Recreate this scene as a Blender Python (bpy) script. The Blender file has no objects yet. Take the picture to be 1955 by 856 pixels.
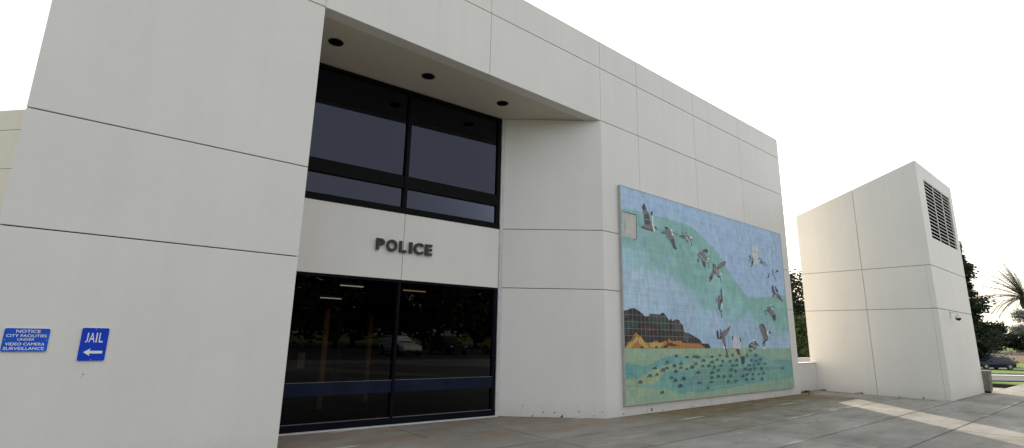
import bpy, bmesh, math, random
import numpy as np
from mathutils import Vector, Matrix
R = math.radians
rnd = random.Random(7)
scene = bpy.context.scene
col = scene.collection

# ------------------------------------------------------------------ camera, sky, sun, exposure
cd = bpy.data.cameras.new('camera'); cam = bpy.data.objects.new('camera', cd); col.objects.link(cam)
cd.sensor_width = 36.0; cd.lens = 18.0; cd.clip_start = 0.05; cd.clip_end = 3000
cr = Vector((0.77309891, -0.63398568, 0.01949967)); cf = Vector((0.61620218, 0.75799155, 0.21387773)).normalized()
cr = (cr - cf * cr.dot(cf)).normalized(); cu = cr.cross(cf)
cam.matrix_world = Matrix(((cr.x, cu.x, -cf.x, 0), (cr.y, cu.y, -cf.y, 0), (cr.z, cu.z, -cf.z, 1.6), (0, 0, 0, 1)))
scene.camera = cam

SUN = Vector((0.70, 0.714, 0.0)).normalized()
ELEV = R(20.5)
sund = Vector((SUN.x * math.cos(ELEV), SUN.y * math.cos(ELEV), math.sin(ELEV)))
world = bpy.data.worlds.new('World'); scene.world = world; world.use_nodes = True
wn = world.node_tree.nodes; wl = world.node_tree.links; wn.clear()
sky = wn.new('ShaderNodeTexSky'); sky.sky_type = 'NISHITA'; sky.sun_disc = False
sky.sun_elevation = ELEV; sky.sun_rotation = math.atan2(SUN.x, SUN.y)
sky.air_density = 1.0; sky.dust_density = 3.0; sky.ozone_density = 1.0
b1 = wn.new('ShaderNodeBackground'); b1.inputs[1].default_value = 0.09
b2 = wn.new('ShaderNodeBackground'); b2.inputs[1].default_value = 0.72
# thin bright cloud veil: faint uneven white over the blue
tc = wn.new('ShaderNodeTexCoord'); nz = wn.new('ShaderNodeTexNoise'); nz.inputs['Scale'].default_value = 1.6; nz.inputs['Detail'].default_value = 5
cr_ = wn.new('ShaderNodeValToRGB'); cr_.color_ramp.elements[0].position = .3; cr_.color_ramp.elements[0].color = (.95, .955, 1.0, 1)
cr_.color_ramp.elements[1].position = .6; cr_.color_ramp.elements[1].color = (1.0, .965, .915, 1)
sx_ = wn.new('ShaderNodeSeparateXYZ'); wl.new(tc.outputs['Generated'], sx_.inputs[0])
mr_ = wn.new('ShaderNodeMapRange'); mr_.interpolation_type = 'SMOOTHSTEP'      # the veil is thinner toward the west
for i_, v_ in ((1, -.45), (2, .25), (3, .60), (4, .78)): mr_.inputs[i_].default_value = v_
wl.new(sx_.outputs[0], mr_.inputs[0]); wl.new(mr_.outputs[0], b2.inputs[1])
wl.new(tc.outputs['Generated'], nz.inputs['Vector']); wl.new(nz.outputs['Fac'], cr_.inputs['Fac']); wl.new(cr_.outputs['Color'], b2.inputs[0])
ad = wn.new('ShaderNodeAddShader'); wo = wn.new('ShaderNodeOutputWorld')
wl.new(sky.outputs[0], b1.inputs[0]); wl.new(b1.outputs[0], ad.inputs[0]); wl.new(b2.outputs[0], ad.inputs[1]); wl.new(ad.outputs[0], wo.inputs[0])
sl = bpy.data.lights.new('sun', 'SUN'); sl.energy = 5.0; sl.angle = R(0.35); sl.color = (1, .90, .76)
so = bpy.data.objects.new('sun', sl); col.objects.link(so); so.rotation_euler = (-sund).to_track_quat('-Z', 'Y').to_euler()
scene.view_settings.view_transform = 'Standard'; scene.view_settings.look = 'None'
scene.view_settings.gamma = 1; scene.view_settings.exposure = 0.47; scene.view_settings.use_curve_mapping = False

# ------------------------------------------------------------------ helpers
def link(o, parent=None):
    col.objects.link(o)
    if parent is not None: o.parent = parent
    return o
def tag(o, label=None, cat=None, group=None, kind=None):
    if label: o['label'] = label
    if cat: o['category'] = cat
    if group: o['group'] = group
    if kind: o['kind'] = kind
    return o
def empty(name, loc=(0, 0, 0), rz=0):
    o = bpy.data.objects.new(name, None); o.empty_display_size = .2; o.location = loc; o.rotation_euler = (0, 0, rz); return link(o)
def obj(name, bm, m, parent=None, smooth=False):
    bmesh.ops.recalc_face_normals(bm, faces=bm.faces)
    me = bpy.data.meshes.new(name); bm.to_mesh(me); bm.free()
    for x in (m if isinstance(m, (list, tuple)) else [m]): me.materials.append(x)
    if smooth:
        for p in me.polygons: p.use_smooth = True
        try: me.set_sharp_from_angle(angle=R(35))
        except Exception: pass
    o = bpy.data.objects.new(name, me); return link(o, parent)
def BM(): return bmesh.new()
def box(bm, x0, x1, y0, y1, z0, z1, bev=0, mi=0, M=None):
    vs = [bm.verts.new((x, y, z)) for x in (x0, x1) for y in (y0, y1) for z in (z0, z1)]
    fs = [(0, 1, 3, 2), (4, 6, 7, 5), (0, 4, 5, 1), (2, 3, 7, 6), (0, 2, 6, 4), (1, 5, 7, 3)]
    ff = []
    for f in fs:
        q = bm.faces.new([vs[i] for i in f]); q.material_index = mi; ff.append(q)
    if M is not None: bmesh.ops.transform(bm, matrix=M, verts=vs)
    if bev:
        es = list({e for f in ff for e in f.edges}); bmesh.ops.bevel(bm, geom=es, offset=bev, segments=1, affect='EDGES')
    return vs
def prism(bm, pts, d, bev=0, mi=0):
    """closed planar polygon pts (3D) extruded along vector d"""
    d = Vector(d); a = [bm.verts.new(p) for p in pts]; b = [bm.verts.new(Vector(p) + d) for p in pts]; n = len(pts); ff = []
    ff.append(bm.faces.new(a)); ff.append(bm.faces.new(b[::-1]))
    for i in range(n): ff.append(bm.faces.new([a[i], b[i], b[(i + 1) % n], a[(i + 1) % n]]))
    for f in ff: f.material_index = mi
    if bev:
        es = list({e for f in ff for e in f.edges}); bmesh.ops.bevel(bm, geom=es, offset=bev, segments=1, affect='EDGES')
def tube(bm, pts, rad, seg=8, cap=True, mi=0):
    rings = []; n = len(pts)
    for i, p in enumerate(pts):
        p = Vector(p); t = (Vector(pts[min(i + 1, n - 1)]) - Vector(pts[max(i - 1, 0)])).normalized()
        a = t.orthogonal().normalized() if i == 0 else (rings_a - t * rings_a.dot(t)).normalized()
        rings_a = a; b = t.cross(a); r = rad[i] if isinstance(rad, (list, tuple)) else rad
        rings.append([bm.verts.new(p + (a * math.cos(2 * math.pi * k / seg) + b * math.sin(2 * math.pi * k / seg)) * r) for k in range(seg)])
    for i in range(n - 1):
        for k in range(seg):
            f = bm.faces.new([rings[i][k], rings[i][(k + 1) % seg], rings[i + 1][(k + 1) % seg], rings[i + 1][k]]); f.material_index = mi; f.smooth = True
    if cap:
        bm.faces.new(rings[0][::-1]).material_index = mi; bm.faces.new(rings[-1]).material_index = mi
def lathe(bm, prof, c=(0, 0, 0), axis='Z', seg=24, mi=0):
    c = Vector(c); rs = []
    for r, z in prof:
        ring = []
        for k in range(seg):
            a = 2 * math.pi * k / seg; v = Vector((r * math.cos(a), r * math.sin(a), z))
            if axis == 'Y': v = Vector((v.x, v.z, v.y))
            if axis == 'X': v = Vector((v.z, v.x, v.y))
            ring.append(bm.verts.new(c + v))
        rs.append(ring)
    for i in range(len(rs) - 1):
        for k in range(seg):
            f = bm.faces.new([rs[i][k], rs[i][(k + 1) % seg], rs[i + 1][(k + 1) % seg], rs[i + 1][k]]); f.material_index = mi; f.smooth = True
    bm.faces.new(rs[0][::-1]).material_index = mi; bm.faces.new(rs[-1]).material_index = mi

class NT:
    def __init__(s, name):
        s.m = bpy.data.materials.new(name); s.m.use_nodes = True; s.t = s.m.node_tree; s.n = s.t.nodes; s.b = s.n['Principled BSDF']
    def new(s, t, **k):
        n = s.n.new(t)
        for a, v in k.items(): setattr(n, a, v)
        return n
    def l(s, a, b): s.t.links.new(a, b)
    def co(s, scale=(1, 1, 1), kind='Object'):
        t = s.new('ShaderNodeTexCoord'); m = s.new('ShaderNodeMapping'); m.inputs['Scale'].default_value = scale; s.l(t.outputs[kind], m.inputs[0]); return m.outputs[0]
    def noise(s, v, sc, det=4, rough=.55):
        n = s.new('ShaderNodeTexNoise'); n.inputs['Scale'].default_value = sc; n.inputs['Detail'].default_value = det; n.inputs['Roughness'].default_value = rough; s.l(v, n.inputs['Vector']); return n.outputs['Fac']
    def ramp(s, f, *st):
        r = s.new('ShaderNodeValToRGB'); e = r.color_ramp.elements
        e.remove(e[1]); e[0].position = st[0][0]
        els = [e[0]] + [e.new(p) for p, _ in st[1:]]
        for i, (p, c) in enumerate(st): e[i].color = (*c, 1) if hasattr(c, '__len__') else (c, c, c, 1)
        s.l(f, r.inputs[0]); return r.outputs[0]
    def mix(s, f, a, b, mode='MIX'):
        m = s.new('ShaderNodeMix', data_type='RGBA', blend_type=mode)
        for sk, v in ((m.inputs[0], f), (m.inputs[6], a), (m.inputs[7], b)):
            if hasattr(v, 'is_linked'): s.l(v, sk)
            elif hasattr(v, '__len__'): sk.default_value = (*v, 1)
            else: sk.default_value = v
        return m.outputs[2]
    def math(s, op, a, b=0, c=0):
        m = s.new('ShaderNodeMath', operation=op)
        for sk, v in zip(m.inputs, (a, b, c)):
            if hasattr(v, 'is_linked'): s.l(v, sk)
            else: sk.default_value = v
        return m.outputs[0]
    def bump(s, h, st=.2, d=.01):
        b = s.new('ShaderNodeBump'); b.inputs['Strength'].default_value = st; b.inputs['Distance'].default_value = d; s.l(h, b.inputs['Height']); s.l(b.outputs[0], s.b.inputs['Normal'])
    def sep(s, v):
        x = s.new('ShaderNodeSeparateXYZ'); s.l(v, x.inputs[0]); return x.outputs
    def set(s, c=None, rough=None, metal=None, spec=None):
        if c is not None:
            if hasattr(c, 'is_linked'): s.l(c, s.b.inputs['Base Color'])
            else: s.b.inputs['Base Color'].default_value = (*c, 1)
        if rough is not None:
            if hasattr(rough, 'is_linked'): s.l(rough, s.b.inputs['Roughness'])
            else: s.b.inputs['Roughness'].default_value = rough
        if metal is not None: s.b.inputs['Metallic'].default_value = metal
        if spec is not None: s.b.inputs['Specular IOR Level'].default_value = spec
        return s.m
def simple(name, c, rough=.6, metal=0, var=.12, sc=6, spec=.5, bump=0):
    n = NT(name); v = n.co(); f = n.noise(v, sc)
    lo = tuple(x * (1 - var) for x in c); hi = tuple(min(1, x * (1 + var)) for x in c)
    n.set(n.ramp(f, (.3, lo), (.7, hi)), rough, metal, spec)
    if bump: n.bump(n.noise(v, sc * 12), bump)
    return n.m

# ------------------------------------------------------------------ materials
def wall_mat(name, c, streak=.03):
    n = NT(name); v = n.co()
    a = n.noise(v, .55, 5, .6); b = n.noise(n.co((2.2, 2.2, .12)), 1.4, 5, .6); f = n.noise(v, 14, 4, .65)
    base = n.ramp(a, (.3, tuple(x * .97 for x in c)), (.7, tuple(min(1, x * 1.03) for x in c)))
    base = n.mix(1, base, n.ramp(b, (.3, 1 - streak), (.62, 1.0)), 'MULTIPLY')
    base = n.mix(1, base, n.ramp(f, (.3, .975), (.7, 1.0)), 'MULTIPLY')
    # splash grime on the lowest half metre
    z = n.sep(v)[2]; g = n.math('MULTIPLY', n.ramp(n.math('ADD', z, n.math('MULTIPLY', n.noise(v, 3.5, 5, .7), .5)), (.22, 1.0), (.62, 0.0)), .38)
    base = n.mix(g, base, tuple(x * .62 for x in (c[0], c[1] * .98, c[2] * .92)))
    # faint rain runs from the parapet and the panel joints
    rn = n.noise(n.co((5.5, 5.5, .10)), 1.0, 4, .6); zr = n.ramp(n.math('MULTIPLY', z, .1), (.50, 0.0), (.85, 1.0))
    base = n.mix(n.math('MULTIPLY', n.math('MULTIPLY', n.ramp(rn, (.52, 0.0), (.68, 1.0)), zr), .10), base, tuple(x * .55 for x in c))
    # sparse small scuffs
    sc = n.noise(v, 26, 2, .5); low = n.noise(n.co((1, 1, 1)), 1.1, 2)
    base = n.mix(n.math('MULTIPLY', n.ramp(sc, (.76, 0.0), (.79, 1.0)), n.ramp(low, (.5, 0.0), (.62, .5))), base, tuple(x * .7 for x in c))
    n.set(base, .52, 0, .5)
    n.bump(n.math('ADD', n.math('MULTIPLY', n.noise(v, 90, 3, .6), .5), n.math('MULTIPLY', n.noise(v, 2.2, 3), .9)), .22, .006)
    return n.m
WALL = wall_mat('painted_concrete_wall', (.68, .655, .605))
WALL_TAN = wall_mat('tan_concrete_wall', (.68, .595, .51))
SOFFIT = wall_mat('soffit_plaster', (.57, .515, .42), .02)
GAP = simple('joint_sealant', (.022, .021, .019), .9, 0, .1, 6, 0)
BLACK = simple('black_anodised_metal', (.006, .006, .006), .6, 0, .1, 6, .06)
NAVY = simple('dark_blue_painted_metal', (.010, .014, .029), .6, 0, .25, 3, .06)
DARKBRONZE = simple('dark_bronze_letter', (.030, .029, .024), .5, .3, .2, 8)
STEEL = simple('worn_aluminium', (.42, .42, .41), .42, .8, .15)
BEAD = simple('dull_glazing_bead', (.10, .10, .11), .6, 0, .2)
TRIM = simple('grey_sill_trim', (.50, .49, .47), .6)
ROOFM = simple('roof_membrane', (.40, .40, .38), .9)
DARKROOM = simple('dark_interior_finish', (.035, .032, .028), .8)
DARKNAVY = simple('near_black_blue_metal', (.006, .007, .010), .65, 0, .2, 3, .03)
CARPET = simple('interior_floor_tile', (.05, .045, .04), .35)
REFL_POST = simple('reflected_post_orange', (.50, .20, .06), .5, 0, .3, 2.5)  # orange for the added posts that stand in for a reflection
PAPER = simple('tan_paper', (.45, .40, .30), .8)
HOLE = simple('black_baffle', (.006, .006, .006), .9, 0, .1, 6, 0)
def glass(name, tint, refl):
    n = NT(name); n.n.remove(n.b); out = [x for x in n.n if x.type == 'OUTPUT_MATERIAL'][0]
    fr = n.new('ShaderNodeFresnel'); fr.inputs[0].default_value = 1.5
    t = n.new('ShaderNodeBsdfTransparent'); t.inputs[0].default_value = (*tint, 1)
    g = n.new('ShaderNodeBsdfGlossy'); g.inputs[0].default_value = (*refl, 1); g.inputs['Roughness'].default_value = 0.0
    v = n.co(); bp = n.new('ShaderNodeBump'); bp.inputs['Strength'].default_value = .02; bp.inputs['Distance'].default_value = .02
    n.l(n.noise(v, .8, 1), bp.inputs['Height']); n.l(bp.outputs[0], g.inputs['Normal'])
    m = n.new('ShaderNodeMixShader'); n.l(fr.outputs[0], m.inputs[0]); n.l(t.outputs[0], m.inputs[1]); n.l(g.outputs[0], m.inputs[2]); n.l(m.outputs[0], out.inputs[0]); return n.m
GLASS_UP = glass('tinted_window_glass', (.06, .065, .08), (.72, .76, 1.0))
GLASS_LO = glass('dark_entrance_glass', (.30, .29, .27), (.45, .45, .47))

def concrete(name, c, mossy=False):
    n = NT(name); v = n.co()
    a = n.noise(v, .45, 6, .65); b = n.noise(n.co((.55, 1.5, 1)), 1.1, 8, .66); f = n.noise(v, 42, 3, .7)
    at = n.new('ShaderNodeAttribute'); at.attribute_name = 'tone'
    base = n.ramp(a, (.32, tuple(x * .80 for x in c)), (.68, tuple(x * 1.14 for x in c)))
    base = n.mix(1, base, n.ramp(b, (.33, (.70, .68, .64)), (.60, (1, 1, 1))), 'MULTIPLY')
    base = n.mix(1, base, n.ramp(f, (.3, .86), (.7, 1.06)), 'MULTIPLY')
    base = n.mix(1, base, at.outputs['Color'], 'MULTIPLY')
    # pale scuffed streaks
    s = n.noise(n.co((.35, 3.2, 1)), 1.1, 5, .6)
    base = n.mix(n.math('MULTIPLY', n.ramp(s, (.60, 0.0), (.68, 1.0)), .35), base, tuple(min(1, x * 1.5) for x in c))
    if mossy:
        x, y, z = n.sep(v)
        # algae and rust bloom along the foot of the mural wall and in the entrance recess
        dist = n.math('SUBTRACT', 7.26, y)
        edge = n.math('ADD', dist, n.math('MULTIPLY', n.math('SUBTRACT', n.noise(n.co((.55, 1.6, 1)), 1.0, 6, .7), .5), 4.2))
        m1 = n.ramp(n.math('MULTIPLY', edge, .3), (.06, 1.0), (.78, 0.0))
        mx = n.ramp(n.math('MULTIPLY', x, .05), (.42, 0.15), (.52, 1.0), (.88, 1.0), (.93, 0.0))
        br = n.ramp(n.noise(n.co((.8, 2.4, 1)), 1.7, 6, .72), (.34, 0.25), (.50, 1.0))
        base = n.mix(n.math('MULTIPLY', n.math('MULTIPLY', m1, mx), n.math('MULTIPLY', br, .95)), base, (.118, .092, .032))
        m2 = n.math('MULTIPLY', n.ramp(n.math('MULTIPLY', n.math('ADD', y, n.math('MULTIPLY', a, 1.2)), .1), (.66, 0.0), (.78, 1.0)), n.ramp(n.noise(n.co((.9, 1.6, 1)), 1.5, 5, .7), (.42, 0.0), (.6, .6)))
        base = n.mix(m2, base, (.23, .155, .10))
    n.set(base, n.ramp(n.noise(v, 3, 4), (.3, .72), (.7, .92)), 0, .12)
    # dark blotches, gum spots and fine cracks
    sp_ = n.noise(v, 2.6, 6, .75); base = n.mix(n.ramp(sp_, (.58, 0.0), (.72, .28)), base, tuple(x * .5 for x in c))
    vo = n.new('ShaderNodeTexVoronoi'); vo.inputs['Scale'].default_value = 1.9; n.l(v, vo.inputs['Vector'])
    base = n.mix(n.ramp(vo.outputs['Distance'], (.035, .6), (.05, 0.0)), base, tuple(x * .35 for x in c))
    ck = n.new('ShaderNodeTexVoronoi'); ck.feature = 'DISTANCE_TO_EDGE'; ck.inputs['Scale'].default_value = .28
    wv = n.new('ShaderNodeVectorMath', operation='ADD'); n.l(v, wv.inputs[0]); nv = n.new('ShaderNodeTexNoise'); nv.inputs['Scale'].default_value = 1.3; nv.inputs['Detail'].default_value = 5; n.l(v, nv.inputs['Vector']); n.l(nv.outputs['Color'], wv.inputs[1]); n.l(wv.outputs[0], ck.inputs['Vector'])
    base = n.mix(n.math('MULTIPLY', n.ramp(ck.outputs['Distance'], (.0015, .75), (.005, 0.0)), n.ramp(n.noise(v, .35, 2), (.48, 0.0), (.56, 1.0))), base, tuple(x * .4 for x in c))
    if mossy:      # dirt packed along the slab joints
        def jl(c_, off, p_, w_):
            q = n.math('FRACT', n.math('ADD', n.math('DIVIDE', n.math('SUBTRACT', c_, off), p_), 100.5)); q = n.math('MULTIPLY', n.math('ABSOLUTE', n.math('SUBTRACT', q, .5)), p_)
            return n.ramp(q, (w_ * .35, 1.0), (w_, 0.0))
        jm = n.math('MAXIMUM', jl(x, 2.4, 3.642, .035), jl(y, .3, 1.2, .05))
        base = n.mix(n.math('MULTIPLY', jm, n.ramp(n.noise(v, 1.1, 4, .7), (.40, .08), (.60, .60))), base, tuple(q * .38 for q in c))
        # pale lime run beside some joints
        lm = n.math('MULTIPLY', jl(y, .36, 1.2, .05), n.ramp(n.noise(n.co((.5, .5, .5)), .9, 3, .6), (.56, 0.0), (.62, .6)))
        base = n.mix(lm, base, (.55, .54, .50))
    n.l(base, n.b.inputs['Base Color'])
    n.bump(n.math('ADD', f, n.math('MULTIPLY', n.noise(v, 7, 4), 1.2)), .3, .006)
    return n.m
PLAZA = concrete('weathered_plaza_concrete', (.30, .290, .258), True)
WALK = concrete('pale_path_concrete', (.42, .41, .38))
ASPHALT = simple('asphalt', (.052, .053, .055), .85, 0, .25, 1.5, .4, .3)
KERB = simple('kerb_concrete', (.55, .54, .50), .8, 0, .1, 3)
def grass_mat(name, a, b, c):
    n = NT(name); v = n.co(); f = n.noise(v, .35, 5, .6); g = n.noise(v, 22, 4, .7)
    base = n.ramp(f, (.3, a), (.55, b), (.75, c)); base = n.mix(1, base, n.ramp(g, (.3, .55), (.7, 1.35)), 'MULTIPLY'); n.set(base, .9, 0, .2); n.bump(g, .8, .05); return n.m
GRASS = grass_mat('mown_grass', (.085, .155, .022), (.13, .21, .03), (.18, .25, .05))
BANK = grass_mat('dry_bank_earth', (.11, .075, .045), (.15, .10, .06), (.10, .11, .05))
def leaf_mat(name, a, b):
    n = NT(name); g = n.new('ShaderNodeNewGeometry')
    n.set(n.ramp(g.outputs['Random Per Island'], (0, a), (1, b)), .7, 0, .25)
    tr = n.new('ShaderNodeBsdfTranslucent'); n.l(n.b.inputs['Base Color'].links[0].from_socket, tr.inputs[0])
    mx = n.new('ShaderNodeMixShader'); mx.inputs[0].default_value = .07; out = [x for x in n.n if x.type == 'OUTPUT_MATERIAL'][0]
    n.l(n.b.outputs[0], mx.inputs[1]); n.l(tr.outputs[0], mx.inputs[2]); n.l(mx.outputs[0], out.inputs[0]); return n.m
LEAF_DARK = leaf_mat('dark_needle_foliage', (.014, .022, .012), (.042, .058, .028))
LEAF_MID = leaf_mat('broadleaf_foliage', (.045, .075, .022), (.10, .14, .04))
LEAF_PALE = leaf_mat('pale_grey_foliage', (.16, .17, .16), (.27, .29, .27))
LEAF_PALM = leaf_mat('palm_frond', (.030, .042, .020), (.075, .085, .045))
BARK = simple('bark', (.09, .065, .045), .9, 0, .3, 8, .2, .5)
BARK_PALE = simple('pale_bark', (.22, .19, .15), .9, 0, .3, 8, .2, .5)
MURAL_REGIONS = {
  'GREEN': [(9.05,4.51),(9.61,4.53),(10.68,4.52),(11.33,4.51),(11.94,4.48),(12.41,4.31),(13.22,3.9),(13.95,3.27),(14.66,2.84),(15.48,2.87),(17.34,3.07),(17.22,1.9),(16.38,1.88),(15.93,1.89),(15.16,1.99),(14.42,2.04),(13.18,2.26),(12.21,2.43),(11.46,2.81),(10.99,3.15),(10.1,3.19),(9.03,3.19)],
  'TEALA': [(9.03,1.11),(9.33,1.06),(9.67,1),(9.85,1.02),(10.19,1.11),(10.6,1.22),(10.95,1.25),(11.26,1.19),(11.53,1.12),(11.86,1.1),(11.85,1.08),(11.62,1.04),(11.3,1.01),(10.61,1.03),(10.35,1),(10.09,0.94),(9.84,0.86),(9.45,0.74),(9.01,0.74)],
  'TEALB': [(9.02,0.61),(9.62,0.61),(10.07,0.62),(10.27,0.74),(10.42,0.85),(10.57,0.87),(10.74,0.88),(11.35,0.87),(11.71,0.9),(12.04,0.99),(12.35,1),(12.68,1.01),(13.15,1.03),(13.62,1.13),(14.11,1.2),(14.79,1.25),(15.53,1.13),(15.74,1.06),(17.21,1.07),(17.11,0.52),(15.4,0.48),(14.74,0.44),(13.83,0.42),(13.14,0.37),(12.08,0.36),(11.94,0.36),(11.46,0.37),(11,0.36),(10.71,0.44),(10.54,0.48),(9.88,0.54),(9.02,0.61)],
  'TEALC': [(11.97,1.22),(12.39,1.24),(12.7,1.19),(12.17,1.14),(11.83,1.14)],
  'DEEPC': [(11.74,0.87),(12.49,0.92),(13.22,1),(13.66,0.86),(14.22,0.88),(15.71,0.89),(16.57,0.83),(15.41,0.76),(14.36,0.7),(13.64,0.48),(12.29,0.46),(11.45,0.57)],
}
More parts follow.
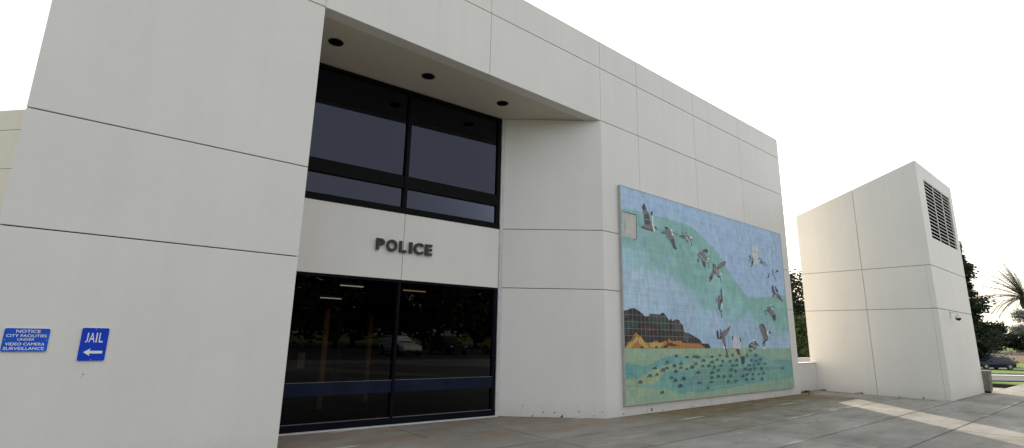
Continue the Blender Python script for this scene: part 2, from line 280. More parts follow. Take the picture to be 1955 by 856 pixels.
MURAL_SHAPES = [
  ('brown', [(9.04,2.194),(9.156,2.207),(9.247,2.242),(9.36,2.259),(9.474,2.246),(9.633,2.187),(9.644,2.167),(9.702,2.152),(9.781,2.098),(9.937,2.104),(9.965,2.161),(10.36,2.162),(10.439,2.203),(10.521,2.206),(10.577,2.156),(10.716,2.041),(10.742,2.035),(10.793,2.092),(10.837,2.038),(10.881,2.029),(10.95,2.065),(11.045,2.076),(11.139,2.056),(11.2,1.981),(11.28,1.945),(11.333,1.777),(11.499,1.758),(11.721,1.699),(12.002,1.609),(12.125,1.508),(12.397,1.513),(12.471,1.438),(12.459,1.393),(9.032,1.391)]),
  ('green', [(9.057,1.958),(9.394,2.017),(9.537,1.917),(9.511,1.846),(9.272,1.84),(9.2,1.728),(9.066,1.671)]),
  ('green', [(9.964,2.153),(10.335,2.154),(10.538,2.152),(10.683,2.025),(10.718,1.802),(10.509,1.768),(10.316,1.896),(9.975,1.93),(9.885,2.042)]),
  ('purple', [(9.055,2.178),(9.155,2.193),(9.153,2.044),(9.06,2.033)]),
  ('purple', [(10.88,2.023),(11.045,2.065),(11.162,2.011),(11.236,1.921),(11.279,1.784),(10.873,1.776)]),
  ('red', [(9.687,1.893),(10.068,1.875),(10.086,1.782),(9.868,1.763),(9.841,1.698),(9.681,1.78)]),
  ('red', [(10.507,1.739),(11.183,1.63),(11.069,1.569),(10.647,1.565)]),
  ('grey', [(11.333,1.77),(11.583,1.751),(11.477,1.527),(11.262,1.601)]),
  ('orange', [(9.043,1.393),(9.124,1.496),(9.192,1.54),(9.236,1.535),(9.425,1.74),(9.536,1.672),(9.615,1.652),(9.736,1.528),(9.853,1.515),(9.997,1.523),(10.17,1.574),(10.29,1.518),(10.545,1.571),(10.644,1.521),(10.626,1.616),(10.803,1.559),(11.178,1.577),(11.254,1.51),(12.02,1.499),(12.248,1.402),(12.157,1.396)]),
  ('yellow', [(9.054,1.393),(9.396,1.622),(9.444,1.671),(9.554,1.582),(9.321,1.47),(9.251,1.394)]),
  ('yellow', [(9.558,1.652),(9.648,1.611),(9.894,1.402),(9.729,1.402),(9.527,1.512)]),
  ('yellow', [(9.924,1.501),(10.142,1.517),(10.489,1.505),(10.282,1.41),(9.966,1.41)]),
  ('dark', [(9.251,1.497),(9.411,1.684),(9.432,1.65),(9.325,1.552)]),
  ('dark', [(9.544,1.395),(9.639,1.451),(9.728,1.395)]),
  ('dark', [(10.086,1.403),(10.174,1.453),(10.257,1.403)]),
  ('dark', [(10.406,1.403),(10.512,1.461),(10.694,1.506),(11.06,1.464),(10.898,1.441),(10.613,1.455),(10.583,1.403)]),
  ('dark', [(10.541,1.52),(10.8,1.522),(10.899,1.448),(10.64,1.477)]),
  ('plaque', [(9.084,4.413),(9.592,4.418),(9.578,3.849),(9.074,3.858)]),
  ('black', [(9.081,4.429),(9.595,4.433),(9.589,4.408),(9.08,4.413)]),
  ('black', [(9.571,4.411),(9.594,4.412),(9.591,3.843),(9.568,3.843)]),
  ('black', [(9.448,3.822),(9.545,3.83),(9.544,3.812),(9.463,3.81)]),
  ('greyd', [(9.152,4.359),(9.182,4.25),(9.178,4.049),(9.13,3.859),(9.129,4.07),(9.151,4.23)]),
  ('dark', [(9.908,4.768),(9.81,4.67),(9.848,4.557),(9.871,4.539),(9.906,4.612),(10.001,4.614),(9.948,4.717)]),
  ('bird', [(9.848,4.565),(9.871,4.542),(9.895,4.625),(10.001,4.614),(10.093,4.538),(10.133,4.402),(10.178,4.348),(10.249,4.126),(10.009,4.143),(9.761,4.143),(9.747,4.171),(9.788,4.196),(9.883,4.216),(9.873,4.33)]),
  ('birdd', [(9.898,4.483),(10.045,4.538),(10.098,4.426),(10.113,4.278),(9.991,4.252),(9.886,4.273)]),
  ('birdl', [(9.915,4.374),(10.108,4.39),(10.114,4.379),(9.915,4.362)]),
  ('birdd', [(10.144,4.577),(10.204,4.633),(10.242,4.586),(10.23,4.516),(10.152,4.51)]),
  ('white', [(10.201,4.511),(10.237,4.509),(10.238,4.327),(10.269,4.242),(10.299,4.141),(10.248,4.121),(10.198,4.276)]),
  ('redb', [(10.257,4.258),(10.331,4.251),(10.445,4.189),(10.339,4.199),(10.29,4.2)]),
  ('dark', [(9.746,4.163),(10.009,4.154),(10.249,4.136),(10.236,4.116),(9.984,4.125),(9.761,4.139)]),
  ('dark', [(10.695,4.307),(10.765,4.323),(10.849,4.301),(10.915,4.25),(10.876,4.249),(10.815,4.268),(10.73,4.26)]),
  ('bird', [(10.703,4.21),(10.729,4.255),(10.862,4.265),(10.93,4.233),(11.009,4.142),(11.111,4.029),(11.153,3.867),(11.205,3.817),(11.106,3.787),(11.03,3.824),(10.959,3.907),(10.887,3.99),(10.783,4.05),(10.758,4.12),(10.538,4.135),(10.547,4.153),(10.686,4.184),(10.563,4.175),(10.572,4.186)]),
  ('birdd', [(10.935,4.006),(11.002,4.052),(11.065,4.051),(11.13,3.873),(11.205,3.817),(11.106,3.788),(11.03,3.824)]),
  ('birdd', [(10.523,4.142),(10.683,4.151),(10.758,4.125),(10.56,4.129)]),
  ('white', [(10.967,4.299),(11.014,4.302),(11.042,4.254),(11.015,4.213),(11.059,4.172),(11.057,4.148),(10.985,4.138),(11.005,4.183),(10.955,4.256)]),
  ('dark', [(11.01,4.245),(11.079,4.217),(11.267,4.168),(11.203,4.169),(11.077,4.198),(11.023,4.221)]),
  ('redb', [(10.931,4.252),(10.958,4.256),(11.005,4.183),(10.988,4.171)]),
  ('bird', [(11.282,4.156),(11.367,4.187),(11.602,4.224),(11.666,4.2),(11.8,4.179),(11.758,4.096),(11.672,4.08),(11.558,4.118),(11.394,4.124)]),
  ('birdl', [(11.597,4.181),(11.716,4.187),(11.742,4.113),(11.657,4.102)]),
  ('dark', [(11.283,4.164),(11.501,4.212),(11.615,4.193),(11.414,4.17)]),
  ('dark', [(11.378,4.136),(11.494,4.142),(11.542,4.127),(11.41,4.121)]),
  ('dark', [(11.623,4.098),(11.697,4.079),(11.663,4.026),(11.638,4.042)]),
  ('redb', [(11.645,4.245),(11.679,4.245),(11.819,4.196),(11.791,4.18)]),
  ('olive', [(11.552,4.27),(11.633,4.291),(11.68,4.342),(11.705,4.336),(11.665,4.277),(11.662,4.242),(11.588,4.256)]),
  ('birdd', [(11.434,4.301),(11.463,4.31),(11.488,4.252),(11.545,4.245),(11.502,4.233),(11.451,4.246)]),
  ('white', [(11.868,4.262),(11.908,4.233),(11.902,4.174),(11.859,4.178),(11.809,4.103),(11.744,4.096),(11.807,4.161),(11.82,4.211)]),
  ('dark', [(11.816,4.172),(11.859,4.178),(11.871,4.121),(11.833,4.087),(11.802,4.112)]),
  ('dark', [(11.886,4.274),(11.91,4.253),(11.891,4.233),(11.866,4.247)]),
  ('dark', [(11.865,4.062),(11.894,4.061),(11.881,3.962),(11.85,3.963)]),
  ('birdd', [(12.347,3.907),(12.458,3.961),(12.612,3.985),(12.653,3.944),(12.64,3.889),(12.493,3.875),(12.406,3.898)]),
  ('bird', [(12.092,3.771),(12.208,3.85),(12.406,3.901),(12.474,3.84),(12.557,3.775),(12.638,3.685),(12.6,3.615),(12.477,3.594),(12.493,3.474),(12.392,3.504),(12.301,3.625),(12.265,3.694),(12.179,3.717)]),
  ('birdd', [(12.302,3.633),(12.477,3.594),(12.483,3.464),(12.385,3.5)]),
  ('birdl', [(12.127,3.775),(12.273,3.768),(12.498,3.654),(12.588,3.647),(12.556,3.627),(12.467,3.642),(12.256,3.746)]),
  ('navy', [(12.099,3.643),(12.17,3.683),(12.204,3.679),(12.145,3.616),(12.162,3.553),(12.111,3.572)]),
  ('white', [(12.6,3.747),(12.663,3.771),(12.69,3.74),(12.625,3.705),(12.62,3.658),(12.554,3.61),(12.541,3.634),(12.597,3.673)]),
  ('dark', [(12.595,3.758),(12.65,3.789),(12.672,3.767),(12.612,3.745)]),
  ('birdd', [(12.633,3.643),(12.663,3.638),(12.662,3.449),(12.639,3.455)]),
  ('bird', [(12.842,3.591),(12.909,3.631),(12.98,3.572),(13.02,3.517),(13.144,3.622),(13.282,3.695),(13.55,3.749),(13.504,3.65),(13.396,3.58),(13.094,3.474),(13.198,3.292),(13.07,3.289),(12.983,3.347),(12.906,3.349),(12.83,3.235),(12.629,3.088),(12.629,3.218),(12.786,3.379),(12.862,3.502)]),
  ('birdd', [(12.63,3.226),(12.729,3.292),(12.813,3.225),(12.638,3.089)]),
  ('dark', [(13.4,3.733),(13.556,3.746),(13.497,3.649),(13.43,3.591),(13.493,3.692)]),
  ('redb', [(13.019,3.509),(13.167,3.552),(13.181,3.533),(13.095,3.483)]),
  ('dark', [(12.842,3.591),(12.9,3.63),(12.945,3.593),(12.888,3.587),(12.862,3.502),(12.911,3.39),(12.999,3.349),(12.907,3.357),(12.844,3.483)]),
  ('dark', [(12.971,3.629),(13.009,3.599),(13.04,3.553),(12.994,3.556)]),
  ('dark', [(13.025,3.301),(13.198,3.292),(13.211,3.201),(13.194,3.266),(13.098,3.258)]),
  ('birdl', [(12.941,3.509),(13.002,3.499),(13.155,3.33),(13.106,3.317)]),
  ('white', [(13.219,3.406),(13.277,3.408),(13.264,3.356),(13.22,3.344)]),
  ('birdd', [(13.21,3.268),(13.227,3.269),(13.227,3.103),(13.212,3.11)]),
  ('rust', [(13.202,2.998),(13.232,2.934),(13.232,2.802),(13.257,2.698),(13.241,2.579),(13.192,2.589),(13.164,2.666),(13.163,2.797),(13.158,2.915)]),
  ('bird', [(12.997,2.734),(13.078,2.785),(13.137,2.789),(13.139,2.665),(13.084,2.531),(13.103,2.39),(13.159,2.34),(13.058,2.33),(13.006,2.411),(12.979,2.59)]),
  ('dark', [(13.106,2.663),(13.165,2.673),(13.168,2.601),(13.122,2.533),(13.078,2.389),(13.055,2.465),(13.097,2.597)]),
  ('dark', [(12.979,2.59),(13.011,2.592),(13.034,2.438),(13.1,2.37),(13.179,2.393),(13.159,2.34),(13.082,2.322),(13.005,2.404)]),
  ('white', [(13.189,2.609),(13.227,2.565),(13.186,2.446),(13.138,2.411),(13.156,2.509)]),
  ('dark', [(12.884,2.682),(12.929,2.689),(12.983,2.623),(12.957,2.618)]),
  ('dark', [(12.844,2.598),(12.931,2.603),(12.953,2.583),(12.891,2.583)]),
  ('birdd', [(13.132,2.326),(13.158,2.327),(13.164,2.186),(13.115,2.19)]),
  ('birdl', [(13.045,2.329),(13.084,2.337),(13.078,2.389),(13.056,2.413)]),
  ('plaquew', [(15.168,4.354),(15.245,4.394),(15.511,4.412),(15.57,4.359),(15.536,4.233),(15.477,4.219),(15.476,4.031),(15.545,3.979),(15.544,3.889),(15.381,3.843),(15.215,3.855),(15.148,3.907),(15.15,4.099),(15.16,4.249)]),
  ('dark', [(15.168,4.245),(15.511,4.234),(15.509,4.224),(15.167,4.236)]),
  ('greenish', [(14.856,3.949),(15.137,4.024),(15.186,3.955),(15.023,3.879),(14.857,3.862)]),
  ('dark', [(14.927,4.059),(14.982,4.083),(15.026,4.078),(15.011,4.025),(14.977,3.962),(14.948,3.966),(14.964,4.027),(14.929,4.033)]),
  ('dark', [(15.109,3.947),(15.186,3.955),(15.143,3.877),(15.118,3.816),(15.03,3.741),(14.968,3.728),(15.056,3.809),(15.036,3.866)]),
  ('dark', [(15.03,4.009),(15.144,4.025),(15.253,3.955),(15.222,3.947),(15.128,4.005),(15.037,3.998)]),
  ('dark', [(15.443,4.02),(15.557,4.052),(15.627,4.089),(15.712,4.034),(15.789,3.937),(15.928,3.997),(16.039,3.864),(16.007,3.846),(15.908,3.975),(15.785,3.914),(15.677,4.016),(15.623,4.067),(15.554,4.032),(15.456,4.007)]),
  ('dark', [(15.576,3.892),(15.659,4.006),(15.696,3.95),(15.916,3.844),(15.895,3.834),(15.673,3.94),(15.591,3.886)]),
  ('dark', [(16.135,3.66),(16.181,3.662),(16.098,3.521),(15.987,3.496),(16.04,3.553)]),
  ('dark', [(16.408,3.811),(16.441,3.812),(16.412,3.693),(16.351,3.688)]),
  ('rust2', [(16.337,3.687),(16.413,3.701),(16.599,3.487),(16.551,3.465),(16.44,3.581)]),
  ('dark', [(16.512,3.695),(16.625,3.752),(16.652,3.801),(16.774,3.812),(16.799,3.768),(16.725,3.742),(16.639,3.738),(16.538,3.69)]),
  ('birdd', [(16.222,3.252),(16.298,3.3),(16.374,3.272),(16.357,3.186),(16.455,3.056),(16.486,3.024),(16.316,3.013),(16.227,3.126)]),
  ('rust2', [(16.222,3.007),(16.409,3.011),(16.38,2.958),(16.294,2.902),(16.225,2.923)]),
  ('navy', [(16.45,3.278),(16.503,3.299),(16.528,3.232),(16.628,3.162),(16.68,3.14),(16.552,3.071),(16.472,3.143)]),
  ('bird', [(16.452,3.039),(16.666,3.07),(16.743,2.887),(16.631,2.897),(16.549,2.96),(16.533,2.883),(16.511,2.958)]),
  ('rust', [(16.663,3.053),(16.731,3.015),(16.932,2.829),(16.81,2.839),(16.641,2.949)]),
  ('bird', [(15.801,2.601),(15.932,2.632),(16.087,2.59),(16.183,2.52),(16.32,2.377),(16.294,2.243),(16.229,2.194),(16.143,2.221),(16.056,2.333),(15.911,2.426),(15.804,2.519)]),
  ('birdd', [(16.065,2.383),(16.32,2.377),(16.314,2.252),(16.229,2.194),(16.143,2.221)]),
  ('dark', [(15.561,2.443),(15.678,2.505),(15.891,2.507),(15.867,2.473),(15.673,2.481),(15.594,2.428)]),
  ('dark', [(15.716,2.426),(15.762,2.428),(15.683,2.343),(15.643,2.353)]),
  ('dark', [(16.083,2.665),(16.139,2.671),(16.313,2.618),(16.28,2.605)]),
  ('white', [(16.035,2.695),(16.11,2.708),(16.14,2.676),(16.063,2.655)]),
  ('white', [(16.093,2.582),(16.144,2.601),(16.153,2.552),(16.103,2.525)]),
  ('dark', [(16.274,2.424),(16.333,2.385),(16.293,2.334),(16.228,2.336)]),
  ('bird', [(13.051,1.802),(13.151,1.852),(13.28,1.871),(13.564,1.999),(13.508,1.9),(13.378,1.776),(13.24,1.694),(13.235,1.543),(13.249,1.48),(13.179,1.472),(13.11,1.542),(13.06,1.636),(13.086,1.716)]),
  ('rust', [(13.41,1.89),(13.537,1.993),(13.508,1.9),(13.418,1.833)]),
  ('dark', [(13.001,1.896),(13.032,1.897),(13.05,1.794),(13.074,1.668),(13.034,1.668),(13.003,1.793)]),
  ('dark', [(12.824,1.829),(12.884,1.866),(12.911,1.791),(12.993,1.714),(13.064,1.66),(13.029,1.633),(12.844,1.626),(12.817,1.727)]),
  ('birdl', [(12.908,1.768),(12.939,1.768),(12.976,1.698),(12.922,1.635),(12.914,1.697)]),
  ('white', [(13.097,1.44),(13.175,1.445),(13.199,1.388),(13.099,1.388)]),
  ('white', [(13.247,1.464),(13.315,1.433),(13.293,1.385),(13.237,1.393)]),
  ('dark', [(13.164,1.48),(13.248,1.472),(13.263,1.401),(13.319,1.227),(13.338,1.141),(13.298,1.149),(13.23,1.385)]),
  ('white2', [(13.764,1.747),(13.615,1.627),(13.573,1.514),(13.601,1.409),(13.663,1.389),(14.011,1.385),(14.05,1.533),(14.017,1.648),(13.888,1.687)]),
  ('dark', [(13.601,1.707),(13.654,1.716),(13.632,1.627),(13.598,1.618)]),
  ('white', [(13.889,1.695),(13.943,1.721),(14.024,1.697),(13.985,1.664)]),
  ('birdd', [(13.958,1.704),(14.024,1.697),(14.079,1.615),(14.052,1.549),(14.007,1.582),(14.01,1.648)]),
  ('birdd', [(13.744,1.382),(13.943,1.382),(13.957,1.255),(14.001,1.21),(13.854,1.232)]),
  ('birdd', [(13.98,1.182),(14.218,1.189),(14.199,1.026),(14.115,0.97),(14.016,0.98),(14.002,1.109)]),
  ('dark', [(14.036,1.109),(14.139,1.124),(14.196,1.091),(14.146,1.059),(14.029,1.069)]),
  ('birdd', [(14.464,1.427),(14.511,1.503),(14.661,1.554),(14.802,1.538),(14.93,1.437),(14.883,1.377),(14.774,1.369),(14.675,1.419),(14.531,1.411)]),
  ('birdl', [(14.542,1.478),(14.691,1.52),(14.827,1.47),(14.87,1.403),(14.815,1.403),(14.684,1.478)]),
  ('birdl', [(14.638,1.411),(14.711,1.423),(14.76,1.394),(14.703,1.377),(14.633,1.386)]),
  ('white', [(14.749,1.648),(14.824,1.666),(14.86,1.623),(14.791,1.58),(14.761,1.614)]),
  ('birdd', [(14.811,1.589),(14.888,1.615),(15,1.522),(15.081,1.463),(14.972,1.471),(14.872,1.521)]),
  ('bird', [(15.218,2.071),(15.304,2.091),(15.457,2.096),(15.578,2.019),(15.642,1.843),(15.717,1.721),(15.663,1.641),(15.484,1.612),(15.408,1.612),(15.357,1.751),(15.237,1.923),(15.207,2.01)]),
  ('rust', [(15.304,2.086),(15.453,2.112),(15.578,2.019),(15.642,1.843),(15.684,1.756),(15.52,1.806),(15.44,1.998)]),
  ('white', [(15.634,1.905),(15.765,1.873),(15.773,1.81),(15.686,1.765),(15.623,1.843)]),
  ('dark', [(15.765,1.873),(15.827,1.892),(15.929,1.863),(15.813,1.815),(15.756,1.828)]),
  ('dark', [(15.297,1.524),(15.406,1.603),(15.69,1.685),(15.705,1.659),(15.538,1.595),(15.455,1.56),(15.354,1.524),(15.339,1.481),(15.299,1.489)]),
  ('dark', [(15.455,1.56),(15.494,1.564),(15.458,1.473),(15.373,1.42),(15.338,1.434),(15.422,1.481)]),
  ('white', [(15.255,1.394),(15.33,1.434),(15.469,1.429),(15.474,1.389)]),
]
MURAL_FISH = [(9.53,0.68),(9.88,0.8),(10.15,0.82),(10.38,0.91),(10.53,0.95),(10.07,0.96),(10.56,1.08),(10.94,1.22),(11.38,1.19),(11.7,1.2),(11.85,1.19),(12.11,1.1),(11.75,1.03),(11.58,0.95),(11.34,0.91),(11.1,0.95),(10.89,0.87),(10.84,1),(10.7,0.74),(10.85,0.67),(11.2,0.7),(11.84,0.82),(12.06,0.97),(11.87,0.58),(11.04,0.54),(10.31,0.43),(11.12,1.05),(12.35,0.97),(12.24,0.44),(12.41,0.57),(12.52,1.19),(12.92,1.22),(13.25,1.21),(13.56,1.22),(12.76,1.11),(12.51,1.06),(13.03,1.07),(13.4,1.07),(13.75,1.08),(12.92,0.96),(12.59,0.93),(12.35,0.97),(13.52,0.95),(13.73,0.96),(12.78,0.85),(12.49,0.8),(13.43,0.85),(13.65,0.81),(12.46,0.68),(12.76,0.7),(13.05,0.69),(13.39,0.69),(13.24,0.56),(13.62,0.56),(14.34,1.21),(14.85,1.21),(14.57,1.07),(14.82,1.06),(15.09,1.09),(14.42,0.94),(14.69,0.94),(14.96,0.97),(15.36,0.97),(14.18,0.85),(14.46,0.83),(14.72,0.85),(15.13,0.84),(14.03,0.67),(14.26,0.7),(14.59,0.7),(14.93,0.7),(15.23,0.71),(14.22,0.57),(14.55,0.57),(15.11,0.56),(16.45,0.82),(14.55,1.34)]

# ------------------------------------------------------------------ ground
KN = [(-400, 0), (23, 0), (64, -1.15), (70, -1.25), (113, -.21), (1600, 1.2)]
DF = Vector((.631, .776)); DR = Vector((.776, -.631))
def zprof(d):
    for (a, za), (b, zb) in zip(KN, KN[1:]):
        if d <= b: return za + (zb - za) * (d - a) / (b - a)
    return KN[-1][1]
def zat(x, y): return zprof(x * DF.x + y * DF.y)
def sd(s, d, dz=0):
    return (DR.x * s + DF.x * d, DR.y * s + DF.y * d, zprof(d) + dz)
def strip(name, s0, s1, d0, d1, dz, m, kind='structure', th=0):
    bm = BM(); ds = [d0] + [k for k, _ in KN if d0 < k < d1] + [d1]; n = 10
    rows = [[bm.verts.new(sd(s0 + (s1 - s0) * i / n, d, dz)) for i in range(n + 1)] for d in ds]
    for a, b in zip(rows, rows[1:]):
        for i in range(n): bm.faces.new([a[i], a[i + 1], b[i + 1], b[i]])
    if th:
        fs = bm.faces[:]; r = bmesh.ops.extrude_face_region(bm, geom=fs); bmesh.ops.translate(bm, verts=[v for v in r['geom'] if isinstance(v, bmesh.types.BMVert)], vec=(0, 0, -th))
    return tag(obj(name, bm, m), kind=kind)
strip('terrain', -1500, 1500, -900, 1600, -.07, GRASS)
strip('path', 12, 150, 27.3, 34.2, -.02, ASPHALT)
strip('kerb', 12, 150, 34.6, 36.2, .05, KERB, th=.12)
strip('pavement', 12, 150, 36.6, 44.5, -.02, WALK)
strip('road', -60, 170, 61.5, 69.5, -.02, ASPHALT)
strip('earth_bank', -60, 190, 84, 112, -.03, BANK)
strip('far_road', -60, 300, 113.6, 127, -.02, ASPHALT)
strip('dry_verge', -60, 340, 127.4, 190, -.02, BANK)

def slabs():
    bm = BM(); tl = bm.verts.layers.float_color.new('tone') if hasattr(bm.verts.layers, 'float_color') else None
    xs = [2.4 + 3.642 * k for k in range(-4, 9)]
    ys = [.3 + 1.2 * k for k in range(-12, 7)]
    cells = []
    for xa, xb in zip(xs, xs[1:]):
        for ya, yb in zip(ys, ys[1:]):
            if xa >= 27.8 and ya > 3.8: continue
            cells.append((xa, xb, ya, yb))
    for xa, xb in ((1.9, 4.45), (4.45, 8.6)): cells.append((xa, xb, 7.5, 9.05))
    for xa, xb, ya, yb in cells:
        t = rnd.uniform(.90, 1.07); w = rnd.uniform(-.015, .015); vs0 = len(bm.verts)
        box(bm, xa + .009, xb - .009, ya + .009, yb - .009, -.12, 0, .004)
        bm.verts.ensure_lookup_table()
        for i in range(vs0, len(bm.verts)): bm.verts[i][tl] = (t + w, t, t - w, 1)
    return tag(obj('plaza', bm, PLAZA), kind='structure')
slabs()
bm = BM(); box(bm, -12.2, 31.5, -14.1, 7.55, -.2, -.03); box(bm, 1.9, 8.6, 7.55, 9.05, -.2, -.03); tag(obj('plaza_bed', bm, GAP), kind='structure')
def draped(name, x0, x1, y0, y1, dz, m, tone=True):
    bm = BM(); tl = bm.verts.layers.float_color.new('tone'); n = 8
    g = [[bm.verts.new((x0 + (x1 - x0) * i / n, y0 + (y1 - y0) * j / n, zat(x0 + (x1 - x0) * i / n, y0 + (y1 - y0) * j / n) + dz)) for i in range(n + 1)] for j in range(n + 1)]
    for v in bm.verts: v[tl] = (1, 1, 1, 1)
    for j in range(n):
        for i in range(n): bm.faces.new([g[j][i], g[j][i + 1], g[j + 1][i + 1], g[j + 1][i]])
    return tag(obj(name, bm, m), kind='structure')
draped('pavement', 31.6, 60, -3.0, 3.9, -.01, WALK)
draped('rear_pavement', 17.9, 40, 7.8, 15, -.01, WALK)
draped('parking_lot', -70, 90, -70, -14.4, -.02, ASPHALT)

# ------------------------------------------------------------------ police building
bld = tag(empty('police_building', (8.47, 7.26, 0)), 'large pale concrete office building with a recessed dark glass entrance and tiled mural', 'building')
OFF = Vector((-8.47, -7.26, 0))
def bobj(name, bm, m, parent=None, **k):
    """part of the building, modelled in world coordinates"""
    o = obj(name, bm, m, parent or bld, **k)
    if parent is None: o.location = OFF
    return o
G = .016
def panels(bm, P, d, nin, rects, th=.12, bev=.004, gx=.008, gz=.013, s_ends=(None, None), z_ends=(None, None)):
    P = Vector((*P, 0)); d = Vector((*d, 0)).normalized(); nin = Vector((*nin, 0)).normalized()
    for s0, s1, z0, z1 in rects:
        a = s0 + (0 if s0 in s_ends else gx / 2); b = s1 - (0 if s1 in s_ends else gx / 2)
        c = z0 + (0 if z0 in z_ends else gz / 2); e = z1 - (0 if z1 in z_ends else gz / 2)
        pts = [P + d * s + Vector((0, 0, z)) for s, z in ((a, c), (b, c), (b, e), (a, e))]
        prism(bm, pts, nin * th, bev)
def backing(bm, P, d, nin, s0, s1, z0, z1, dep=.022, th=.1):
    P = Vector((*P, 0)); d = Vector((*d, 0)).normalized(); nin = Vector((*nin, 0)).normalized()
    pts = [P + nin * dep + d * s + Vector((0, 0, z)) for s, z in ((s0, z0), (s1, z0), (s1, z1), (s0, z1))]
    prism(bm, pts, nin * th, 0, 1)
Z = [0, 2.61, 3.90, 6.48, 7.80, 8.50]
bm = BM(); F = (0, 7.26)
def rows(zs): return list(zip(zs, zs[1:]))
r_ = [(-.83, 2.13, a, b) for a, b in rows(Z)]
panels(bm, F, (1, 0), (0, 1), r_, s_ends=(-.83, 2.13), z_ends=(0, 8.5), th=.25)
r_ = [(a, b, c, e) for a, b in ((2.13, 5.28), (5.28, 8.47)) for c, e in rows(Z[3:])]
panels(bm, F, (1, 0), (0, 1), [q for q in r_], z_ends=(6.48, 8.5), th=.25)
r_ = [(a, b, c, e) for a, b in ((8.47, 9.85), (9.85, 12.42), (12.42, 14.98), (14.98, 17.77)) for c, e in rows(Z)]
panels(bm, F, (1, 0), (0, 1), r_, s_ends=(17.77,), z_ends=(0, 8.5), th=.25)
backing(bm, F, (1, 0), (0, 1), -.80, 2.10, .0, 8.46); backing(bm, F, (1, 0), (0, 1), 2.10, 8.5, 6.51, 8.46); backing(bm, F, (1, 0), (0, 1), 8.55, 17.7, .0, 8.46)
# angled return beside the entrance
D0 = Vector((8.47, 7.26)); D1 = Vector((6.80, 8.70)); dd = (D1 - D0); DL = dd.length; dd.normalize(); dn = Vector((-dd.y, dd.x)) * -1
if dn.y < 0: dn = -dn
panels(bm, D0, dd, dn, [(0, DL, a, b) for a, b in rows(Z[:4])], s_ends=(0, DL), z_ends=(0, 6.48), th=.2)
backing(bm, D0, dd, dn, .02, DL - .02, 0, 6.46)
panels(bm, (2.13, 7.51), (0, 1), (-1, 0), [(0, 1.5, a, b) for a, b in rows(Z[:4])], s_ends=(0, 1.5), z_ends=(0, 6.48))
backing(bm, (2.13, 7.51), (0, 1), (-1, 0), .0, 1.5, 0, 6.46)
# side and rear walls
SY = [7.51, 10.3, 13.2, 16.1, 19.0]
panels(bm, (17.77, 0), (0, 1), (-1, 0), [(a, b, c, e) for a, b in zip(SY, SY[1:]) for c, e in rows(Z)], s_ends=(7.51, 19.0), z_ends=(0, 8.5), th=.25)
backing(bm, (17.77, 0), (0, 1), (-1, 0), 7.6, 18.9, 0, 8.46)
panels(bm, (-.83, 0), (0, 1), (1, 0), [(a, b, c, e) for a, b in zip(SY, SY[1:]) for c, e in rows(Z)], s_ends=(7.51, 19.0), z_ends=(0, 8.5), th=.25)
backing(bm, (-.83, 0), (0, 1), (1, 0), 7.6, 18.9, 0, 8.46)
panels(bm, (0, 19.0), (1, 0), (0, -1), [(a, b, 0, 8.5) for a, b in ((-.58, 5), (5, 11), (11, 17.52))], z_ends=(0, 8.5), th=.2)
backing(bm, (0, 19.0), (1, 0), (0, -1), -.5, 17.5, 0, 8.46)
# chipped paint near the foot of the walls
def chip(bm, P, d, n, s, z, r, mi=1):
    P = Vector((*P, 0)); d = Vector((*d, 0)).normalized(); n = Vector((*n, 0)).normalized(); k = rnd.randint(5, 8); pts = []
    for i in range(k):
        a = 2 * math.pi * i / k; q = r * rnd.uniform(.4, 1.1); pts.append(P - n * .0015 + d * (s + q * math.cos(a)) + Vector((0, 0, max(.004, z + q * math.sin(a) * rnd.uniform(1, 2)))))
    bm.faces.new([bm.verts.new(p) for p in pts]).material_index = mi
for s, z, r in ((.55, .13, .017), (1.05, .10, .014), (1.28, .09, .016), (.25, .05, .012), (.08, .12, .013), (1.7, .22, .011), (.9, .02, .03), (1.5, .015, .02)): chip(bm, D0, dd, dn, s, z, r)
for s, z, r in ((9.02, .05, .02), (10.03, .20, .02), (10.0, .06, .03), (10.4, .04, .02), (11.6, .03, .02), (13.2, .05, .015), (14.4, .03, .02), (16.0, .04, .02)): chip(bm, F, (1, 0), (0, 1), s, z, r)
for s, z, r in ((.07, 1.115, .008), (.06, 1.085, .006)): chip(bm, F, (1, 0), (0, 1), s, z, r)
wall_o = bobj('wall', bm, [WALL, GAP])

# soffit with three holes
bm = BM(); LIGHTS = [(2.62, 8.13), (4.43, 8.11), (6.24, 8.08)]; LR = .118
outer = [(2.13, 7.512), (8.40, 7.512), (6.80, 8.86), (2.13, 9.03)]
es = []
def loop(pts, z):
    vs = [bm.verts.new((x, y, z)) for x, y in pts]; return vs, [bm.edges.new((vs[i], vs[(i + 1) % len(vs)])) for i in range(len(vs))]
_, e = loop(outer, 6.488); es += e
for lx, ly in LIGHTS:
    _, e = loop([(lx + LR * math.cos(2 * math.pi * k / 28), ly + LR * math.sin(2 * math.pi * k / 28)) for k in range(28)], 6.488); es += e
bmesh.ops.triangle_fill(bm, edges=es, use_beauty=True)
bobj('soffit', bm, SOFFIT)
bm = BM(); box(bm, -.6, 17.6, 7.5, 18.9, 8.12, 8.25); bobj('roof', bm, ROOFM)

